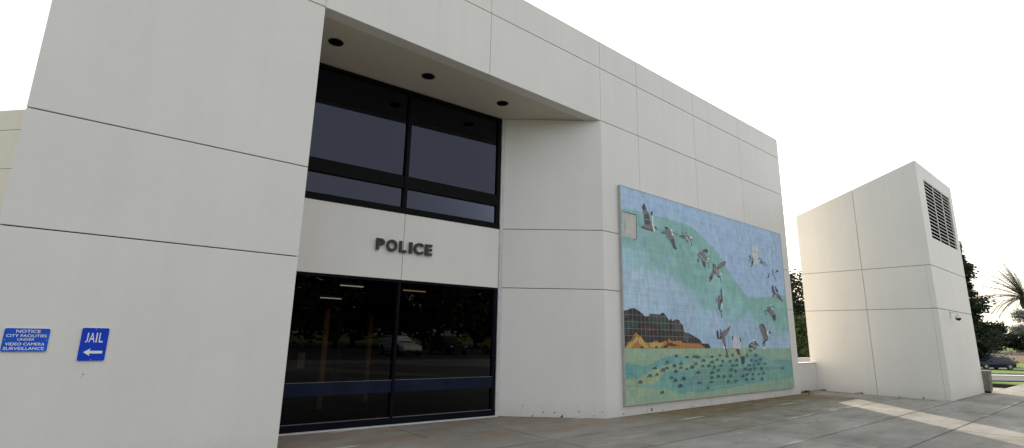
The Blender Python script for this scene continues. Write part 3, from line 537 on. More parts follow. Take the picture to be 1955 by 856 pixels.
# glazing local frame: s along the glass, n into the building
GA = Vector((2.13, 9.0)); GB = Vector((6.725, 8.706)); gd = (GB - GA); GL = gd.length; gd.normalize(); gn = Vector((-gd.y, gd.x))
if gn.y < 0: gn = -gn
GM = Matrix(((gd.x, gn.x, 0, GA.x), (gd.y, gn.y, 0, GA.y), (0, 0, 1, 0), (0, 0, 0, 1)))
SM = 2.36
bm = BM()
panels(bm, GA, gd, gn, [(0, SM + .03, 2.60, 3.885), (SM + .03, GL, 2.60, 3.885)], th=.14, z_ends=(2.6, 3.885), s_ends=(0, GL))
backing(bm, GA, gd, gn, .01, GL - .01, 2.62, 3.87)
bobj('spandrel_panel', bm, [WALL, GAP])
bm = BM(); box(bm, GL, GL + .09, -.02, .12, 0, 6.485, .003, M=GM); bobj('door_pier', bm, TRIM)

def window(z0, z1, rail, sillh, fm, gm, upper):
    bm = BM(); f0, f1 = .0, .11
    box(bm, 0, GL, f0, f1, z1 - .05, z1, .003, M=GM)                                  # head
    box(bm, 0, GL, f0 - .015, f1, z0, z0 + sillh, .004, M=GM)                         # sill
    box(bm, GL - .085, GL, f0 + .004, f1, z0 + sillh, z1 - .05, .003, M=GM)
    box(bm, 0, .07, f0 + .004, f1, z0 + sillh, z1 - .05, .003, M=GM)
    w = .036 if upper else .024
    box(bm, SM - w, SM + w, f0 - .02, f1, z0 + sillh, z1 - .05, .003, M=GM)
    fr = bobj('window_frame' if upper else 'entrance_frame', bm, fm)
    for a, b in ((.07, SM - w), (SM + w, GL - .085)):
        bm = BM(); box(bm, a, b, f0 + .002, f1 - .01, rail[0], rail[1], .003, M=GM)
        obj('rail', bm, BLACK if upper else NAVY, fr)
        bm = BM()
        box(bm, a, b, f0 + .0, f0 + .03, rail[1] + .001, rail[1] + .009, M=GM); box(bm, a, b, f0 - .004, f0 + .03, z0 + sillh + .001, z0 + sillh + .010, M=GM)
        obj('glazing_bead', bm, BLACK if upper else BEAD, fr)
        for c, e in ((z0 + sillh, rail[0]), (rail[1], z1 - .05)):
            bm = BM(); bm.faces.new([bm.verts.new(GM @ Vector((s, .055, z))) for s, z in ((a, c), (b, c), (b, e), (a, e))])
            o = obj('pane', bm, gm, fr)
    return fr
window(3.885, 6.47, (4.40, 4.64), .115, BLACK, GLASS_UP, True)
window(.015, 2.60, (.565, .775), .115, DARKNAVY, GLASS_LO, False)
bm = BM(); box(bm, .05, GL, -.10, -.016, .001, .022, .004, M=GM); bobj('threshold', bm, TRIM)
# rooms behind the glass
def room(name, x0, x1, y0, y1, z0, z1):
    bm = BM(); t = .1
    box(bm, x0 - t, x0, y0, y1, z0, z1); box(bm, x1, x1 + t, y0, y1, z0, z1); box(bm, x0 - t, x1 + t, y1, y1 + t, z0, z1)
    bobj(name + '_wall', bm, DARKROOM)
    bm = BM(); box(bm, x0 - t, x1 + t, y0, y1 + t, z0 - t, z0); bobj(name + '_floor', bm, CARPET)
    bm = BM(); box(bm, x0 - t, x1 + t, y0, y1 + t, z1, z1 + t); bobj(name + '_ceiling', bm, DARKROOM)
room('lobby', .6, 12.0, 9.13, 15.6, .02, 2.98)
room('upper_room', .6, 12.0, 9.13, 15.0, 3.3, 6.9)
bm = BM(); box(bm, 5.9, 6.0, 15.3, 15.5, .02, 2.1); box(bm, 5.9, 6.9, 15.3, 15.5, 2.1, 2.18); box(bm, 6.8, 6.9, 15.3, 15.5, .02, 2.1)
bobj('interior_door_frame', bm, STEEL)

for i, (x, y, z0, z1, w, lab) in enumerate(((3.78, 10.55, .55, 2.05, .11, 'orange post added inside the entrance glass in place of a reflection, farther from the mullion'), (5.02, 11.2, .5, 1.95, .10, 'orange post added inside the entrance glass in place of a reflection, just left of the mullion'))):  # added posts, standing in for sunlit outdoor uprights reflected in the entrance glass
    p = tag(empty('reflection_post', (x, y, .02)), lab, 'post', 'added posts standing in for reflections in the entrance glass')
    bm = BM(); box(bm, -w / 2, w / 2, -w / 2, w / 2, .10, z1, .01); obj('shaft', bm, REFL_POST, p)
    bm = BM(); box(bm, -w, w, -w, w, 0, .10, .01); obj('foot_plate', bm, BLACK, p)
for x, y, z, w, h, lab in ((2.90, 9.10, 1.13, .12, .26, 'tan paper notice taped inside the left entrance pane, the right one of two'), (2.62, 9.12, 1.11, .10, .17, 'small tan paper notice taped inside the entrance glass beside the left wall')):
    bm = BM(); box(bm, x - w / 2, x + w / 2, y - .002, y, z - h / 2, z + h / 2); tag(obj('paper_notice', bm, PAPER), lab, 'notice', 'papers taped inside the entrance glass')
def emis(name, c, s):
    n = NT(name); n.set(c, .5); n.b.inputs['Emission Color'].default_value = (*c, 1); n.b.inputs['Emission Strength'].default_value = s; return n.m
TUBE = emis('lit_tube', (1, .93, .8), .5); TUBE2 = emis('warm_lit_tube', (1, .62, .3), .4)
for x0, x1, y, m, lab in ((4.55, 5.12, 12.0, TUBE, 'short white ceiling tube glowing behind the left entrance pane, high'), (6.2, 6.85, 12.0, TUBE2, 'warm ceiling tube glowing behind the right entrance pane'), (5.0, 5.6, 14.6, TUBE, 'white ceiling tube deep in the lobby near the left wall edge')):
    z = 2.70 if y < 13 else 2.55
    t = tag(empty('ceiling_tube_light', ((x0 + x1) / 2, y, z)), lab, 'ceiling light', 'tube lights in the lobby'); L = (x1 - x0) / 2
    bm = BM(); box(bm, -L - .03, L + .03, -.05, .05, .03, .08, .005); obj('housing', bm, STEEL, t)
    bm = BM(); tube(bm, [(-L, 0, 0), (L, 0, 0)], .013, 8); obj('tube', bm, m, t)
    for q in (-.6, .6): bm = BM(); tube(bm, [(L * q, 0, .08), (L * q, 0, 2.98 - z)], .006, 5); obj('hanger', bm, STEEL, t)

# downlights in the soffit
RING = simple('dark_bronze_ring', (.05, .045, .035), .5)
for (lx, ly), w in zip(LIGHTS, ('beside the left wall edge', 'above the window mullion', 'nearest the angled wall')):
    t = tag(empty('soffit_downlight', (lx, ly, 6.488)), 'round black recessed downlight in the brown soffit, ' + w, 'downlight', 'downlights in the entrance soffit')
    bm = BM(); lathe(bm, [(LR - .004, .20), (LR - .004, 0)], seg=28); 
    for f in [f for f in bm.faces if len(f.verts) > 4 and f.calc_center_median().z < .05]: bm.faces.remove(f)
    obj('baffle', bm, HOLE, t)
    bm = BM(); n = 28; prof = [(LR - .006, -.001), (LR - .006, -.007), (LR + .012, -.005), (LR + .014, -.001)]
    rr = [[bm.verts.new((r * math.cos(2 * math.pi * k / n), r * math.sin(2 * math.pi * k / n), z)) for k in range(n)] for r, z in prof]
    for a, b in zip(rr, rr[1:]):
        for k in range(n): bm.faces.new([a[k], a[(k + 1) % n], b[(k + 1) % n], b[k]])
    obj('trim_ring', bm, RING, t)

# ------------------------------------------------------------------ writing
def text_mesh(s, size, ext, offset=0.0, sx=1.0, bev=0):
    cu_ = bpy.data.curves.new('t', 'FONT'); cu_.body = s; cu_.size = size; cu_.extrude = ext; cu_.offset = offset; cu_.bevel_depth = bev; cu_.resolution_u = 4
    cu_.align_x = 'LEFT'
    o = bpy.data.objects.new('t', cu_); col.objects.link(o); dg = bpy.context.evaluated_depsgraph_get(); dg.update()
    me = bpy.data.meshes.new_from_object(o.evaluated_get(dg)); col.objects.unlink(o); bpy.data.objects.remove(o)
    co = np.empty(len(me.vertices) * 3); me.vertices.foreach_get('co', co); co = co.reshape(-1, 3); co[:, 0] *= sx; me.vertices.foreach_set('co', co.ravel())
    return me, co
def face_M(P, d, n):      # text x -> d, text y -> z, text z -> out of the wall (-n)
    return Matrix(((d[0], 0, -n[0], P[0]), (d[1], 0, -n[1], P[1]), (0, 1, 0, P[2]), (0, 0, 0, 1)))
def fit_text(name, s, x0, z0, w, h, ext, m, parent, M, offset=0, bev=0):
    """letters scaled to fill w x h with the lower left corner at x0, z0 on the plane M"""
    me, co = text_mesh(s, 1.0, 0, offset); mn = co.min(0); mx = co.max(0)
    me, co = text_mesh(s, 1.0, ext, offset, bev=bev)
    co[:, 0] = x0 + (co[:, 0] - mn[0]) * w / (mx[0] - mn[0]); co[:, 1] = z0 + (co[:, 1] - mn[1]) * h / (mx[1] - mn[1]); co[:, 2] += ext
    me.vertices.foreach_set('co', co.ravel()); me.transform(M); me.materials.clear(); me.materials.append(m); me.name = name
    o = bpy.data.objects.new(name, me); return link(o, parent)
sg = tag(empty('building_sign', (0, 0, 0)), 'dark raised capital letters reading POLICE on the pale panel between the windows', 'sign')
SP = GM @ Vector(((4.0 - 2.13), 0, 3.12)); 
sg.location = SP
LM = Matrix(((gd.x, 0, -gn.x, 0), (gd.y, 0, -gn.y, 0), (0, 1, 0, 0), (0, 0, 0, 1))) 
LM = LM @ Matrix.Translation((0, 0, .018))
HL = .215
# (letter, left, width) measured along the panel
for ch, x0, w, z0, h in (('P', -.035, .165, 0, HL), ('O', .165, .215, -.006, HL + .012), ('L', .425, .150, 0, HL), ('I', .625, .064, 0, HL), ('C', .720, .200, -.006, HL + .012), ('E', .960, .155, 0, HL)):
    fit_text('letter', ch, x0, z0, w, h, .016, DARKBRONZE, sg, LM, .034, .002)
for x in (.0, .27, .46, .655, .82, 1.0): bm = BM(); box(bm, x - .005, x + .005, .09, .10, -.0175, .0, M=LM); obj('stud', bm, STEEL, sg)

SBLUE = simple('sign_blue_enamel', (.008, .085, .52), .5, 0, .12, 5, .2); SWHITE = simple('sign_white', (.74, .74, .72), .5, 0, .05)
SDK = simple('sign_royal_blue_enamel', (.006, .045, .46), .5, 0, .12, 5, .2)
def plate(x0, x1, z0, z1, r, y, th, m, name, parent, P):
    bm = BM(); pts = []
    for cx_, cz_, a0 in ((x1 - r, z1 - r, 0), (x0 + r, z1 - r, 90), (x0 + r, z0 + r, 180), (x1 - r, z0 + r, 270)):
        for k in range(6): a = R(a0 + 90 * k / 5); pts.append((cx_ + r * math.cos(a), y, cz_ + r * math.sin(a)))
    prism(bm, pts, (0, th, 0)); return obj(name, bm, m, parent)
def sign(name, x0, x1, z0, z1, m, lab, group=None):
    t = tag(empty(name, (x0, 7.26, z0)), lab, 'sign'); w = x1 - x0; h = z1 - z0
    plate(0, w, 0, h, .018, -.010, .008, SWHITE, 'plate', t, None); plate(.004, w - .004, .004, h - .004, .016, -.0122, .002, m, 'sign_face', t, None)
    bm = BM()
    return t, w, h
TM = Matrix(((1, 0, 0, 0), (0, 0, -1, -.0126), (0, 1, 0, 0), (0, 0, 0, 1)))
t, w, h = sign('jail_sign', -.012, .228, 1.248, 1.602, SDK, 'tall blue sign reading JAIL with a white arrow pointing left')
for ch, a, b in (('J', .18, .10), ('A', .305, .21), ('I', .55, .045), ('L', .66, .15)): fit_text('letter', ch, w * a, h * .56, w * b, h * .285, .0006, SWHITE, t, TM, .004)
bm = BM(); az = h * .27
prism(bm, [(w * .19, -.0138, az), (w * .43, -.0138, az + .040), (w * .40, -.0138, az + .014), (w * .86, -.0138, az + .014), (w * .86, -.0138, az - .014), (w * .40, -.0138, az - .014), (w * .43, -.0138, az - .040)], (0, .001, 0)); obj('arrow', bm, SWHITE, t)
for x, z in ((w * .5, h - .016), (w * .5, .014)): bm = BM(); lathe(bm, [(.006, -.0135), (.005, -.0165), (.001, -.0175)], (x, 0, z), 'Y', 8); obj('screw', bm, STEEL, t)
t, w, h = sign('notice_sign', -.612, -.258, 1.345, 1.585, SBLUE, 'wide blue notice about city facilities and video cameras, left of the jail sign')
for s, zz, a, b, hh in (('NOTICE', .80, .26, .52, .125), ('CITY FACILITIES', .62, .07, .86, .115), ('UNDER', .475, .32, .36, .095), ('VIDEO CAMERA', .275, .08, .84, .12), ('SURVEILLANCE', .09, .06, .86, .125)):
    fit_text('lettering', s, w * a, h * zz, w * b, h * hh, .0005, SWHITE, t, TM, .014)
for x, z in ((.02, h * .5), (w - .02, h * .5), (w - .025, .02)): bm = BM(); lathe(bm, [(.006, -.0135), (.005, -.0165), (.001, -.0175)], (x, 0, z), 'Y', 8); obj('screw', bm, STEEL, t)

# ------------------------------------------------------------------ tiled mural
def mural_mat():
    n = NT('glazed_mural_tile'); v = n.co(); x, y, z = n.sep(v)
    at = n.new('ShaderNodeAttribute'); at.attribute_name = 'glaze'
    P_ = .1504
    def line(c, off, w):
        q = n.math('FRACT', n.math('DIVIDE', n.math('SUBTRACT', c, off), P_)); q = n.math('ABSOLUTE', n.math('SUBTRACT', q, .5)); return n.math('GREATER_THAN', q, .5 - w)
    gm_ = n.math('MAXIMUM', line(x, MX0, .034), line(z, MZ0, .034))
    light = n.new('ShaderNodeAttribute'); light.attribute_name = 'grout'
    gc = n.mix(light.outputs['Fac'], (.20, .26, .33), (.50, .50, .45))
    wash = n.noise(n.co((3.0, 1, 1.1)), 2.4, 5, .7)
    base = n.mix(1, at.outputs['Color'], n.ramp(wash, (.3, (.80, .83, .86)), (.7, (1.16, 1.13, 1.08))), 'MULTIPLY')
    base = n.mix(n.math('MULTIPLY', gm_, n.math('ADD', .35, n.math('MULTIPLY', light.outputs['Fac'], .6))), base, gc)
    n.set(base, n.ramp(n.noise(v, 9, 3), (.3, .4), (.7, .6)), 0, .28)
    n.bump(n.math('SUBTRACT', n.noise(v, 5, 2), gm_), .25, .003)
    return n.m
MX0, MX1, MZ0, MZ1 = 9.03, 17.15, .23, 5.03
MURAL = mural_mat()
MC = {'brown': (.034, .022, .018), 'green': (.035, .060, .042), 'purple': (.075, .055, .060), 'red': (.060, .032, .026), 'grey': (.075, .080, .075), 'orange': (.42, .17, .035),
      'yellow': (.52, .36, .09), 'dark': (.035, .035, .042), 'black': (.03, .03, .03), 'plaque': (.50, .48, .44), 'greyd': (.40, .39, .37), 'bird': (.18, .172, .18), 'birdd': (.065, .065, .08),
      'birdl': (.38, .38, .40), 'white': (.80, .78, .78), 'white2': (.56, .56, .60), 'redb': (.17, .07, .07), 'olive': (.20, .20, .12), 'navy': (.04, .06, .12), 'rust': (.13, .085, .07),
      'rust2': (.26, .20, .22), 'plaquew': (.58, .61, .60), 'greenish': (.30, .37, .36)}
def inpoly(px, pz, poly):
    inside = np.zeros(px.shape, bool); n = len(poly)
    for i in range(n):
        x1, z1 = poly[i]; x2, z2 = poly[(i + 1) % n]
        c = (z1 > pz) != (z2 > pz)
        with np.errstate(divide='ignore', invalid='ignore'): xi = (x2 - x1) * (pz - z1) / (z2 - z1 + 1e-12) + x1
        inside ^= c & (px < xi)
    return inside
def build_mural():
    t = tag(empty('tile_mural', (MX0, 7.26, MZ0)), 'large ceramic tile mural of grey seabirds diving past a dark island into a green sea', 'mural')
    ox, oy, oz = MX0, 7.26, MZ0
    nt = 54; nr = 32; sub = 5; nx, nzc = nt * sub, nr * sub; rg = np.random.default_rng(3)
    X = np.linspace(MX0, MX1, nx + 1); Zc = np.linspace(MZ0, MZ1, nzc + 1)
    cxx, czz = np.meshgrid((X[:-1] + X[1:]) / 2, (Zc[:-1] + Zc[1:]) / 2)
    C = np.zeros((nzc, nx, 3)); C[:] = (.325, .455, .62)
    def low(k, s):
        a = rg.random((k, k)); ix = (cxx - MX0) / (MX1 - MX0) * (k - 1.001); iz = (czz - MZ0) / (MZ1 - MZ0) * (k - 1.001)
        i0 = ix.astype(int); j0 = iz.astype(int); fx = ix - i0; fz = iz - j0; fx = fx * fx * (3 - 2 * fx); fz = fz * fz * (3 - 2 * fz)
        return ((a[j0, i0] * (1 - fx) + a[j0, i0 + 1] * fx) * (1 - fz) + (a[j0 + 1, i0] * (1 - fx) + a[j0 + 1, i0 + 1] * fx) * fz - .5) * s
    jit = low(40, .05)
    G_ = inpoly(cxx, czz + jit, MURAL_REGIONS['GREEN'])
    gcol = np.zeros_like(C); gcol[:] = (.205, .40, .365); mixg = np.clip(.42 + low(9, 1.5) + (11.6 - cxx) * .22 * (czz < 4.15), 0, 1)[..., None]
    gcol = gcol * (1 - mixg) + np.array((.29, .50, .52)) * mixg
    deep = ((czz > 3.6) & (cxx < 12.2 + (4.3 - czz)))[..., None]; gcol = np.where(deep, gcol * np.array((.93, .93, .93)), gcol)
    upx, upz = zip(*MURAL_REGIONS['GREEN'][:11]); lox, loz = zip(*MURAL_REGIONS['GREEN'][:10:-1])
    up_ = np.interp(cxx, upx, upz); lo_ = np.interp(cxx, lox, loz)
    al = np.clip((czz - lo_ + low(14, .5) + .16) / .55, 0, 1); al = np.where(czz + jit < up_, al, 0)[..., None]; al = al * al * (3 - 2 * al)
    C = np.where((czz < 3.35)[..., None] & (czz < up_)[..., None], np.array((.325, .455, .60)), C)
    C = C * (1 - al) + gcol * al
    blue2 = (czz < np.minimum(lo_, up_))[..., None]; C = np.where(blue2, C * np.array((1.0, 1.0, .97)) * (1 + low(8, .2)[..., None]), C)
    paleb = np.clip((3.2 - abs(czz - 2.8) * 2 - (cxx - 9) * 1.2) * .25, 0, .5)[..., None]; C = np.where(blue2, C * (1 - paleb) + np.array((.42, .54, .64)) * paleb, C)
    sea = czz < 1.385
    scol = np.zeros_like(C); scol[:] = (.25, .37, .25); mo = np.clip(.45 + low(11, 1.8), 0, 1)[..., None]; scol = scol * (1 - mo) + np.array((.30, .365, .215)) * mo
    right = np.clip((cxx - 13.5) * .3, 0, .8)[..., None]; scol = scol * (1 - right) + np.array((.215, .37, .29)) * right
    C = np.where(sea[..., None], scol, C)
    teal = inpoly(cxx, czz, MURAL_REGIONS['TEALA']) | inpoly(cxx, czz, MURAL_REGIONS['TEALB']) | inpoly(cxx, czz, MURAL_REGIONS['TEALC'])
    tcol = np.zeros_like(C); tcol[:] = (.115, .29, .285); mt = np.clip(.4 + low(12, 1.4), 0, 1)[..., None]; tcol = tcol * (1 - mt) + np.array((.18, .36, .29)) * mt
    C = np.where(teal[..., None], tcol, C)
    dc = inpoly(cxx, czz, MURAL_REGIONS['DEEPC']); C = np.where((dc & teal)[..., None], C * .82, C)
    tv = 1 + rg.normal(0, .042, (nr, nt, 1)) + rg.normal(0, .016, (nr, nt, 3)); C = C * np.repeat(np.repeat(tv, sub, 0), sub, 1)
    C = C * (1 + rg.normal(0, .018, (nzc, nx, 1))) * 1.14
    gro = np.where(sea, .45, .08)
    # base sheet with thickness
    vx, vz = np.meshgrid(X, Zc); nv = vx.size
    co = np.stack([vx - ox, np.full_like(vx, -.060), vz - oz], -1).reshape(-1, 3)
    idx = np.arange(nv).reshape(nzc + 1, nx + 1)
    fs = np.stack([idx[:-1, :-1], idx[:-1, 1:], idx[1:, 1:], idx[1:, :-1]], -1).reshape(-1, 4)
    verts = co.tolist(); faces = fs.tolist(); cols = np.repeat(C.reshape(-1, 3), 4, 0).tolist(); gr = np.repeat(gro.reshape(-1), 4).tolist()
    # figures laid in the tiles
    dz = [0.0]
    def fig(poly, c, g):
        dz[0] += .00004; b = len(verts); 
        for x, z in poly: verts.append([min(max(x, MX0 + .002), MX1 - .002) - ox, -.0612 - dz[0], z - oz])
        a = sum(poly[i][0] * poly[(i + 1) % len(poly)][1] - poly[(i + 1) % len(poly)][0] * poly[i][1] for i in range(len(poly)))
        ids = list(range(b, b + len(poly))); faces.append(ids if a > 0 else ids[::-1])
        for _ in poly: cols.append(list(c)); gr.append(g)
    for c, poly in MURAL_SHAPES:
        fig(poly, MC[c], .30 if c in ('brown', 'green', 'purple', 'red', 'grey', 'orange', 'yellow') else .0)
    rr = random.Random(5)
    for x, z in MURAL_FISH:
        w = rr.uniform(.065, .10); h = rr.uniform(.04, .065); dk = (.055, .085, .105) if rr.random() < .6 else (.07, .14, .14)
        if x > 12.6: dk = (.06, .13, .125)
        arc = [(x - w, z - h * .7), (x - w * .9, z - h * .1), (x - w * .4, z + h * .55), (x + w * .2, z + h * .7), (x + w * .8, z + h * .35), (x + w, z - h * .3), (x + w * .8, z - h * .7), (x + w * .6, z + h * .0), (x + w * .1, z + h * .3), (x - w * .4, z + h * .1), (x - w * .7, z - h * .6)]
        fig(arc, dk, .3)
        for k in (-.25, .15, .5): fig([(x + w * k - .01, z - h * .55), (x + w * k + .018, z - h * .5), (x + w * k + .03, z + h * .15), (x + w * k + .0, z + h * .2)], dk, .3)
    # small lit flecks of orange and brown strata in the island
    me = bpy.data.meshes.new('tile_panel'); me.from_pydata(verts, [], faces); me.update()
    a = me.color_attributes.new('glaze', 'FLOAT_COLOR', 'CORNER'); arr = np.ones((len(cols), 4), np.float32); arr[:, :3] = np.clip(cols, 0, 1); a.data.foreach_set('color', arr.ravel())
    g = me.attributes.new('grout', 'FLOAT', 'CORNER'); g.data.foreach_set('value', np.array(gr, np.float32))
    me.materials.append(MURAL); o = bpy.data.objects.new('tile_panel', me); link(o, t)
    o.location = (0, 0, 0)
    bm = BM(); w = MX1 - MX0; h = MZ1 - MZ0
    box(bm, 0.001, w - .001, -.058, -.002, .001, h - .001)
    obj('backing_board', bm, simple('grey_backing_board', (.40, .40, .38), .8), t)
    bm = BM()
    box(bm, -.022, -.001, -.068, -.002, -.014, h + .014, .002); box(bm, w + .001, w + .018, -.068, -.002, -.014, h + .014, .002)
    box(bm, -.001, w + .001, -.066, -.002, h + .001, h + .014, .002); box(bm, -.001, w + .001, -.066, -.002, -.014, -.001, .002)
    obj('edge_frame', bm, simple('weathered_edge_metal', (.36, .36, .34), .6), t)
build_mural()

# ------------------------------------------------------------------ low wall and vent tower
bm = BM(); prism(bm, [(17.775, 7.50, 0), (19.735, 7.50, 0), (19.735, 7.50, .88), (17.775, 7.50, .90)], (0, .22, 0), .008)
t = tag(empty('low_wall', (18.75, 7.6, 0)), 'low pale concrete wall closing the gap between the main building and the vent tower', 'wall'); o = obj('wall', bm, WALL, t); o.location = (-18.75, -7.6, 0)
bm = BM(); box(bm, 17.78, 19.733, 7.485, 7.735, .885, .925, .006); o = obj('coping', bm, WALL, t); o.location = (-18.75, -7.6, 0)
bm = BM(); box(bm, 19.5, 36, 13.0, 13.25, -.2, .70, .01); tag(obj('garden_wall', bm, WALL_TAN), 'low tan wall far behind the gap, below the leafy tree', 'wall')

tw = tag(empty('vent_tower', (19.74, 3.94, 0)), 'freestanding pale concrete tower with a sloping roof and black louvres', 'tower'); TO = Vector((-19.74, -3.94, 0))
X0, X1, Y0, Y1 = 19.74, 24.38, 3.94, 7.66; ZA, ZB = 7.35, 6.13
def zt(y): return ZA + (ZB - ZA) * (y - Y0) / (Y1 - Y0)
bm = BM(); ZT = [0, 2.67, 3.99]
LH = (20.47, 23.90, 4.93, 6.88)
for ya, yb in ((Y0 + .14, 5.77), (5.77, Y1)):
    for i, (za, zb) in enumerate(((0, 2.67), (2.67, 3.99), (3.99, None))):
        g = .006; a = ya + (g if ya == 5.77 else 0); b = yb - (g if yb == 5.77 else 0); c = za + (.007 if za else 0)
        e0 = (zb - .007) if zb else zt(a); e1 = (zb - .007) if zb else zt(b)
        prism(bm, [(X0, a, c), (X0, b, c), (X0, b, e1), (X0, a, e0)], (.14, 0, 0), 0)
for za, zb in ((0, 2.67), (2.67, 3.99)):
    prism(bm, [(X0, Y0, za + (.007 if za else 0)), (X1, Y0, za + (.007 if za else 0)), (X1, Y0, zb - .007), (X0, Y0, zb - .007)], (0, .14, 0), .010)
c0, c1, cz0, cz1 = LH
outerv = [(X0, 3.997), (X1, 3.997), (X1, ZA), (X0, ZA)]
def frame_face(y):
    o4 = [bm.verts.new((x, y, zt(y) if z == ZA else z)) for x, z in outerv]; i4 = [bm.verts.new((x, y, z)) for x, z in ((c0, cz0), (c1, cz0), (c1, cz1), (c0, cz1))]
    for k in range(4): bm.faces.new([o4[k], o4[(k + 1) % 4], i4[(k + 1) % 4], i4[k]])
    return o4, i4
o_a, i_a = frame_face(Y0); o_b, i_b = frame_face(Y0 + .14)
for k in range(4):
    bm.faces.new([o_a[k], o_a[(k + 1) % 4], o_b[(k + 1) % 4], o_b[k]]); bm.faces.new([i_a[k], i_a[(k + 1) % 4], i_b[(k + 1) % 4], i_b[k]])
prism(bm, [(X1, Y0 + .14, 0), (X1, Y1, 0), (X1, Y1, zt(Y1)), (X1, Y0 + .14, zt(Y0 + .14))], (-.14, 0, 0)); prism(bm, [(X0 + .14, Y1, 0), (X1 - .14, Y1, 0), (X1 - .14, Y1, ZB), (X0 + .14, Y1, ZB)], (0, -.14, 0))
prism(bm, [(X0 + .03, Y0 + .03, .0), (X0 + .03, Y1 - .03, 0), (X0 + .03, Y1 - .03, ZB - .05), (X0 + .03, Y0 + .03, ZA - .08)], (.05, 0, 0), 0, 1)
prism(bm, [(X0 + .03, Y0 + .03, 0), (X1 - .03, Y0 + .03, 0), (X1 - .03, Y0 + .03, 4.3), (X0 + .03, Y0 + .03, 4.3)], (0, .05, 0), 0, 1)
for s, z, r in ((4.6, .03, .03), (5.2, .02, .02), (6.3, .03, .02), (5.0, 3.1, .008)): chip(bm, (X0, 0), (0, 1), (1, 0), s, z, r)
o = obj('wall', bm, [WALL, GAP], tw); o.location = TO
bm = BM(); prism(bm, [(X0 + .14, Y0 + .14, zt(Y0 + .14) - .12), (X0 + .14, Y1 - .14, zt(Y1 - .14) - .12), (X0 + .14, Y1 - .14, zt(Y1 - .14) - .04), (X0 + .14, Y0 + .14, zt(Y0 + .14) - .04)], (X1 - X0 - .28, 0, 0))
o = obj('roof', bm, ROOFM, tw); o.location = TO
SLAT = simple('painted_louvre_slat', (.66, .65, .62), .7, 0, .1, 6, .2)
mull = [c0, c0 + 1.13, c0 + 2.28, c1]
bm = BM(); box(bm, c0 + .001, c1 - .001, Y0 + .055, Y0 + .13, cz0 + .001, cz1 - .001); lv = obj('louvre', bm, HOLE, tw); lv.location = TO
for m_ in (c0 + 1.13, c0 + 2.28): bm = BM(); box(bm, m_ - .022, m_ + .022, Y0 + .001, Y0 + .020, cz0 + .001, cz1 - .001, .002); obj('mullion', bm, SLAT, lv)
NS = 16; pitch = (cz1 - cz0) / NS
for a, b in zip(mull, mull[1:]):
    bm = BM()
    for k in range(NS):
        z = cz0 + pitch * (k + .5); a_, b_ = a + .022 * (a != c0), b - .022 * (b != c1)
        prism(bm, [(a_, Y0 + .003, z + .026), (a_, Y0 + .003, z + .054), (a_, Y0 + .013, z + .056), (a_, Y0 + .013, z + .048)], (b_ - a_, 0, 0))
    obj('slats', bm, SLAT, lv)

# security camera on the tower
WHITEP = simple('white_plastic', (.62, .62, .60), .5); DOME = simple('smoked_dome', (.012, .012, .014), .12, 0, .1)
t = tag(empty('security_camera', (21.18, 3.94, 2.54)), 'small dome security camera on a curved arm on the vent tower', 'security camera')
bm = BM(); box(bm, -.022, .022, -.028, 0, -.11, .10, .006); obj('wall_plate', bm, WHITEP, t)
bm = BM(); tube(bm, [(0, -.02, .04), (0, -.07, .062), (0, -.13, .062), (0.0, -.175, .035), (0.0, -.185, -.03)], .012, 8); obj('arm', bm, WHITEP, t)
bm = BM(); lathe(bm, [(.012, -.02), (.05, -.045), (.082, -.085), (.084, -.115)], (0, -.185, 0), seg=20); obj('housing', bm, WHITEP, t, True)
bm = BM(); lathe(bm, [(.078, -.115), (.075, -.14), (.058, -.17), (.032, -.19), (.004, -.196)], (0, -.185, 0), seg=20); obj('dome', bm, DOME, t, True)

# concrete block beside the tower
BLK = simple('stained_brown_concrete', (.16, .145, .125), .85, 0, .3, 4, .3, .4)
t = tag(empty('concrete_bin', (24.72, 3.98, 0)), 'squat brownish concrete bin standing at the far foot of the vent tower', 'bin')
bm = BM(); prism(bm, [(-.21, -.18, .05), (.21, -.18, .05), (.24, -.21, .70), (-.24, -.21, .70)], (0, .40, 0), .012); obj('body', bm, BLK, t)
bm = BM(); box(bm, -.17, .17, -.14, .18, 0, .05, .004); obj('foot', bm, HOLE, t)
bm = BM(); box(bm, -.255, .255, -.225, .21, .70, .745, .012); obj('rim', bm, BLK, t)

# dry leaves and grit caught at the foot of the low wall
LIT = simple('dead_leaves', (.045, .035, .025), .9, 0, .4, 20)
bm = BM()
for cx_, cy_, sx_, n in ((18.35, 7.38, .38, 110), (19.62, 7.3, .10, 40), (19.66, 6.2, .2, 26), (18.0, 7.1, .2, 20)):
    for i in range(n):
        x = cx_ + rnd.gauss(0, sx_ * .6); y = min(cy_ + rnd.gauss(0, .05), 7.47); 
        if x > 19.72: continue
        a = rnd.uniform(0, 6.28); r = rnd.uniform(.015, .045); z = abs(rnd.gauss(0, .02)) + .004
        u = Vector((math.cos(a), math.sin(a), rnd.uniform(-.4, .4))) * r; v = Vector((-math.sin(a), math.cos(a), rnd.uniform(-.4, .4))) * r * .6
        c = Vector((x, y, z + .015)); bm.faces.new([bm.verts.new(c + q) for q in (u, v, -u, -v)])
tag(obj('leaf_litter', bm, LIT), 'dark dead leaves blown against the foot of the low wall', 'leaves', kind='stuff')
bm = BM()
for i in range(150):
    x = rnd.uniform(7.0, 23); y = rnd.uniform(2.0, 7.1); a = rnd.uniform(0, 6.28); r = rnd.uniform(.006, .022)
    if x > 19.6 and y > 3.8: continue
    u = Vector((math.cos(a), math.sin(a), .2)) * r; v = Vector((-math.sin(a), math.cos(a), .1)) * r * .5; c = Vector((x, y, .008)); bm.faces.new([bm.verts.new(c + q) for q in (u, v, -u, -v)])
tag(obj('scattered_leaf_bits', bm, LIT), 'tiny dark leaf bits scattered over the concrete plaza', 'leaves', kind='stuff')

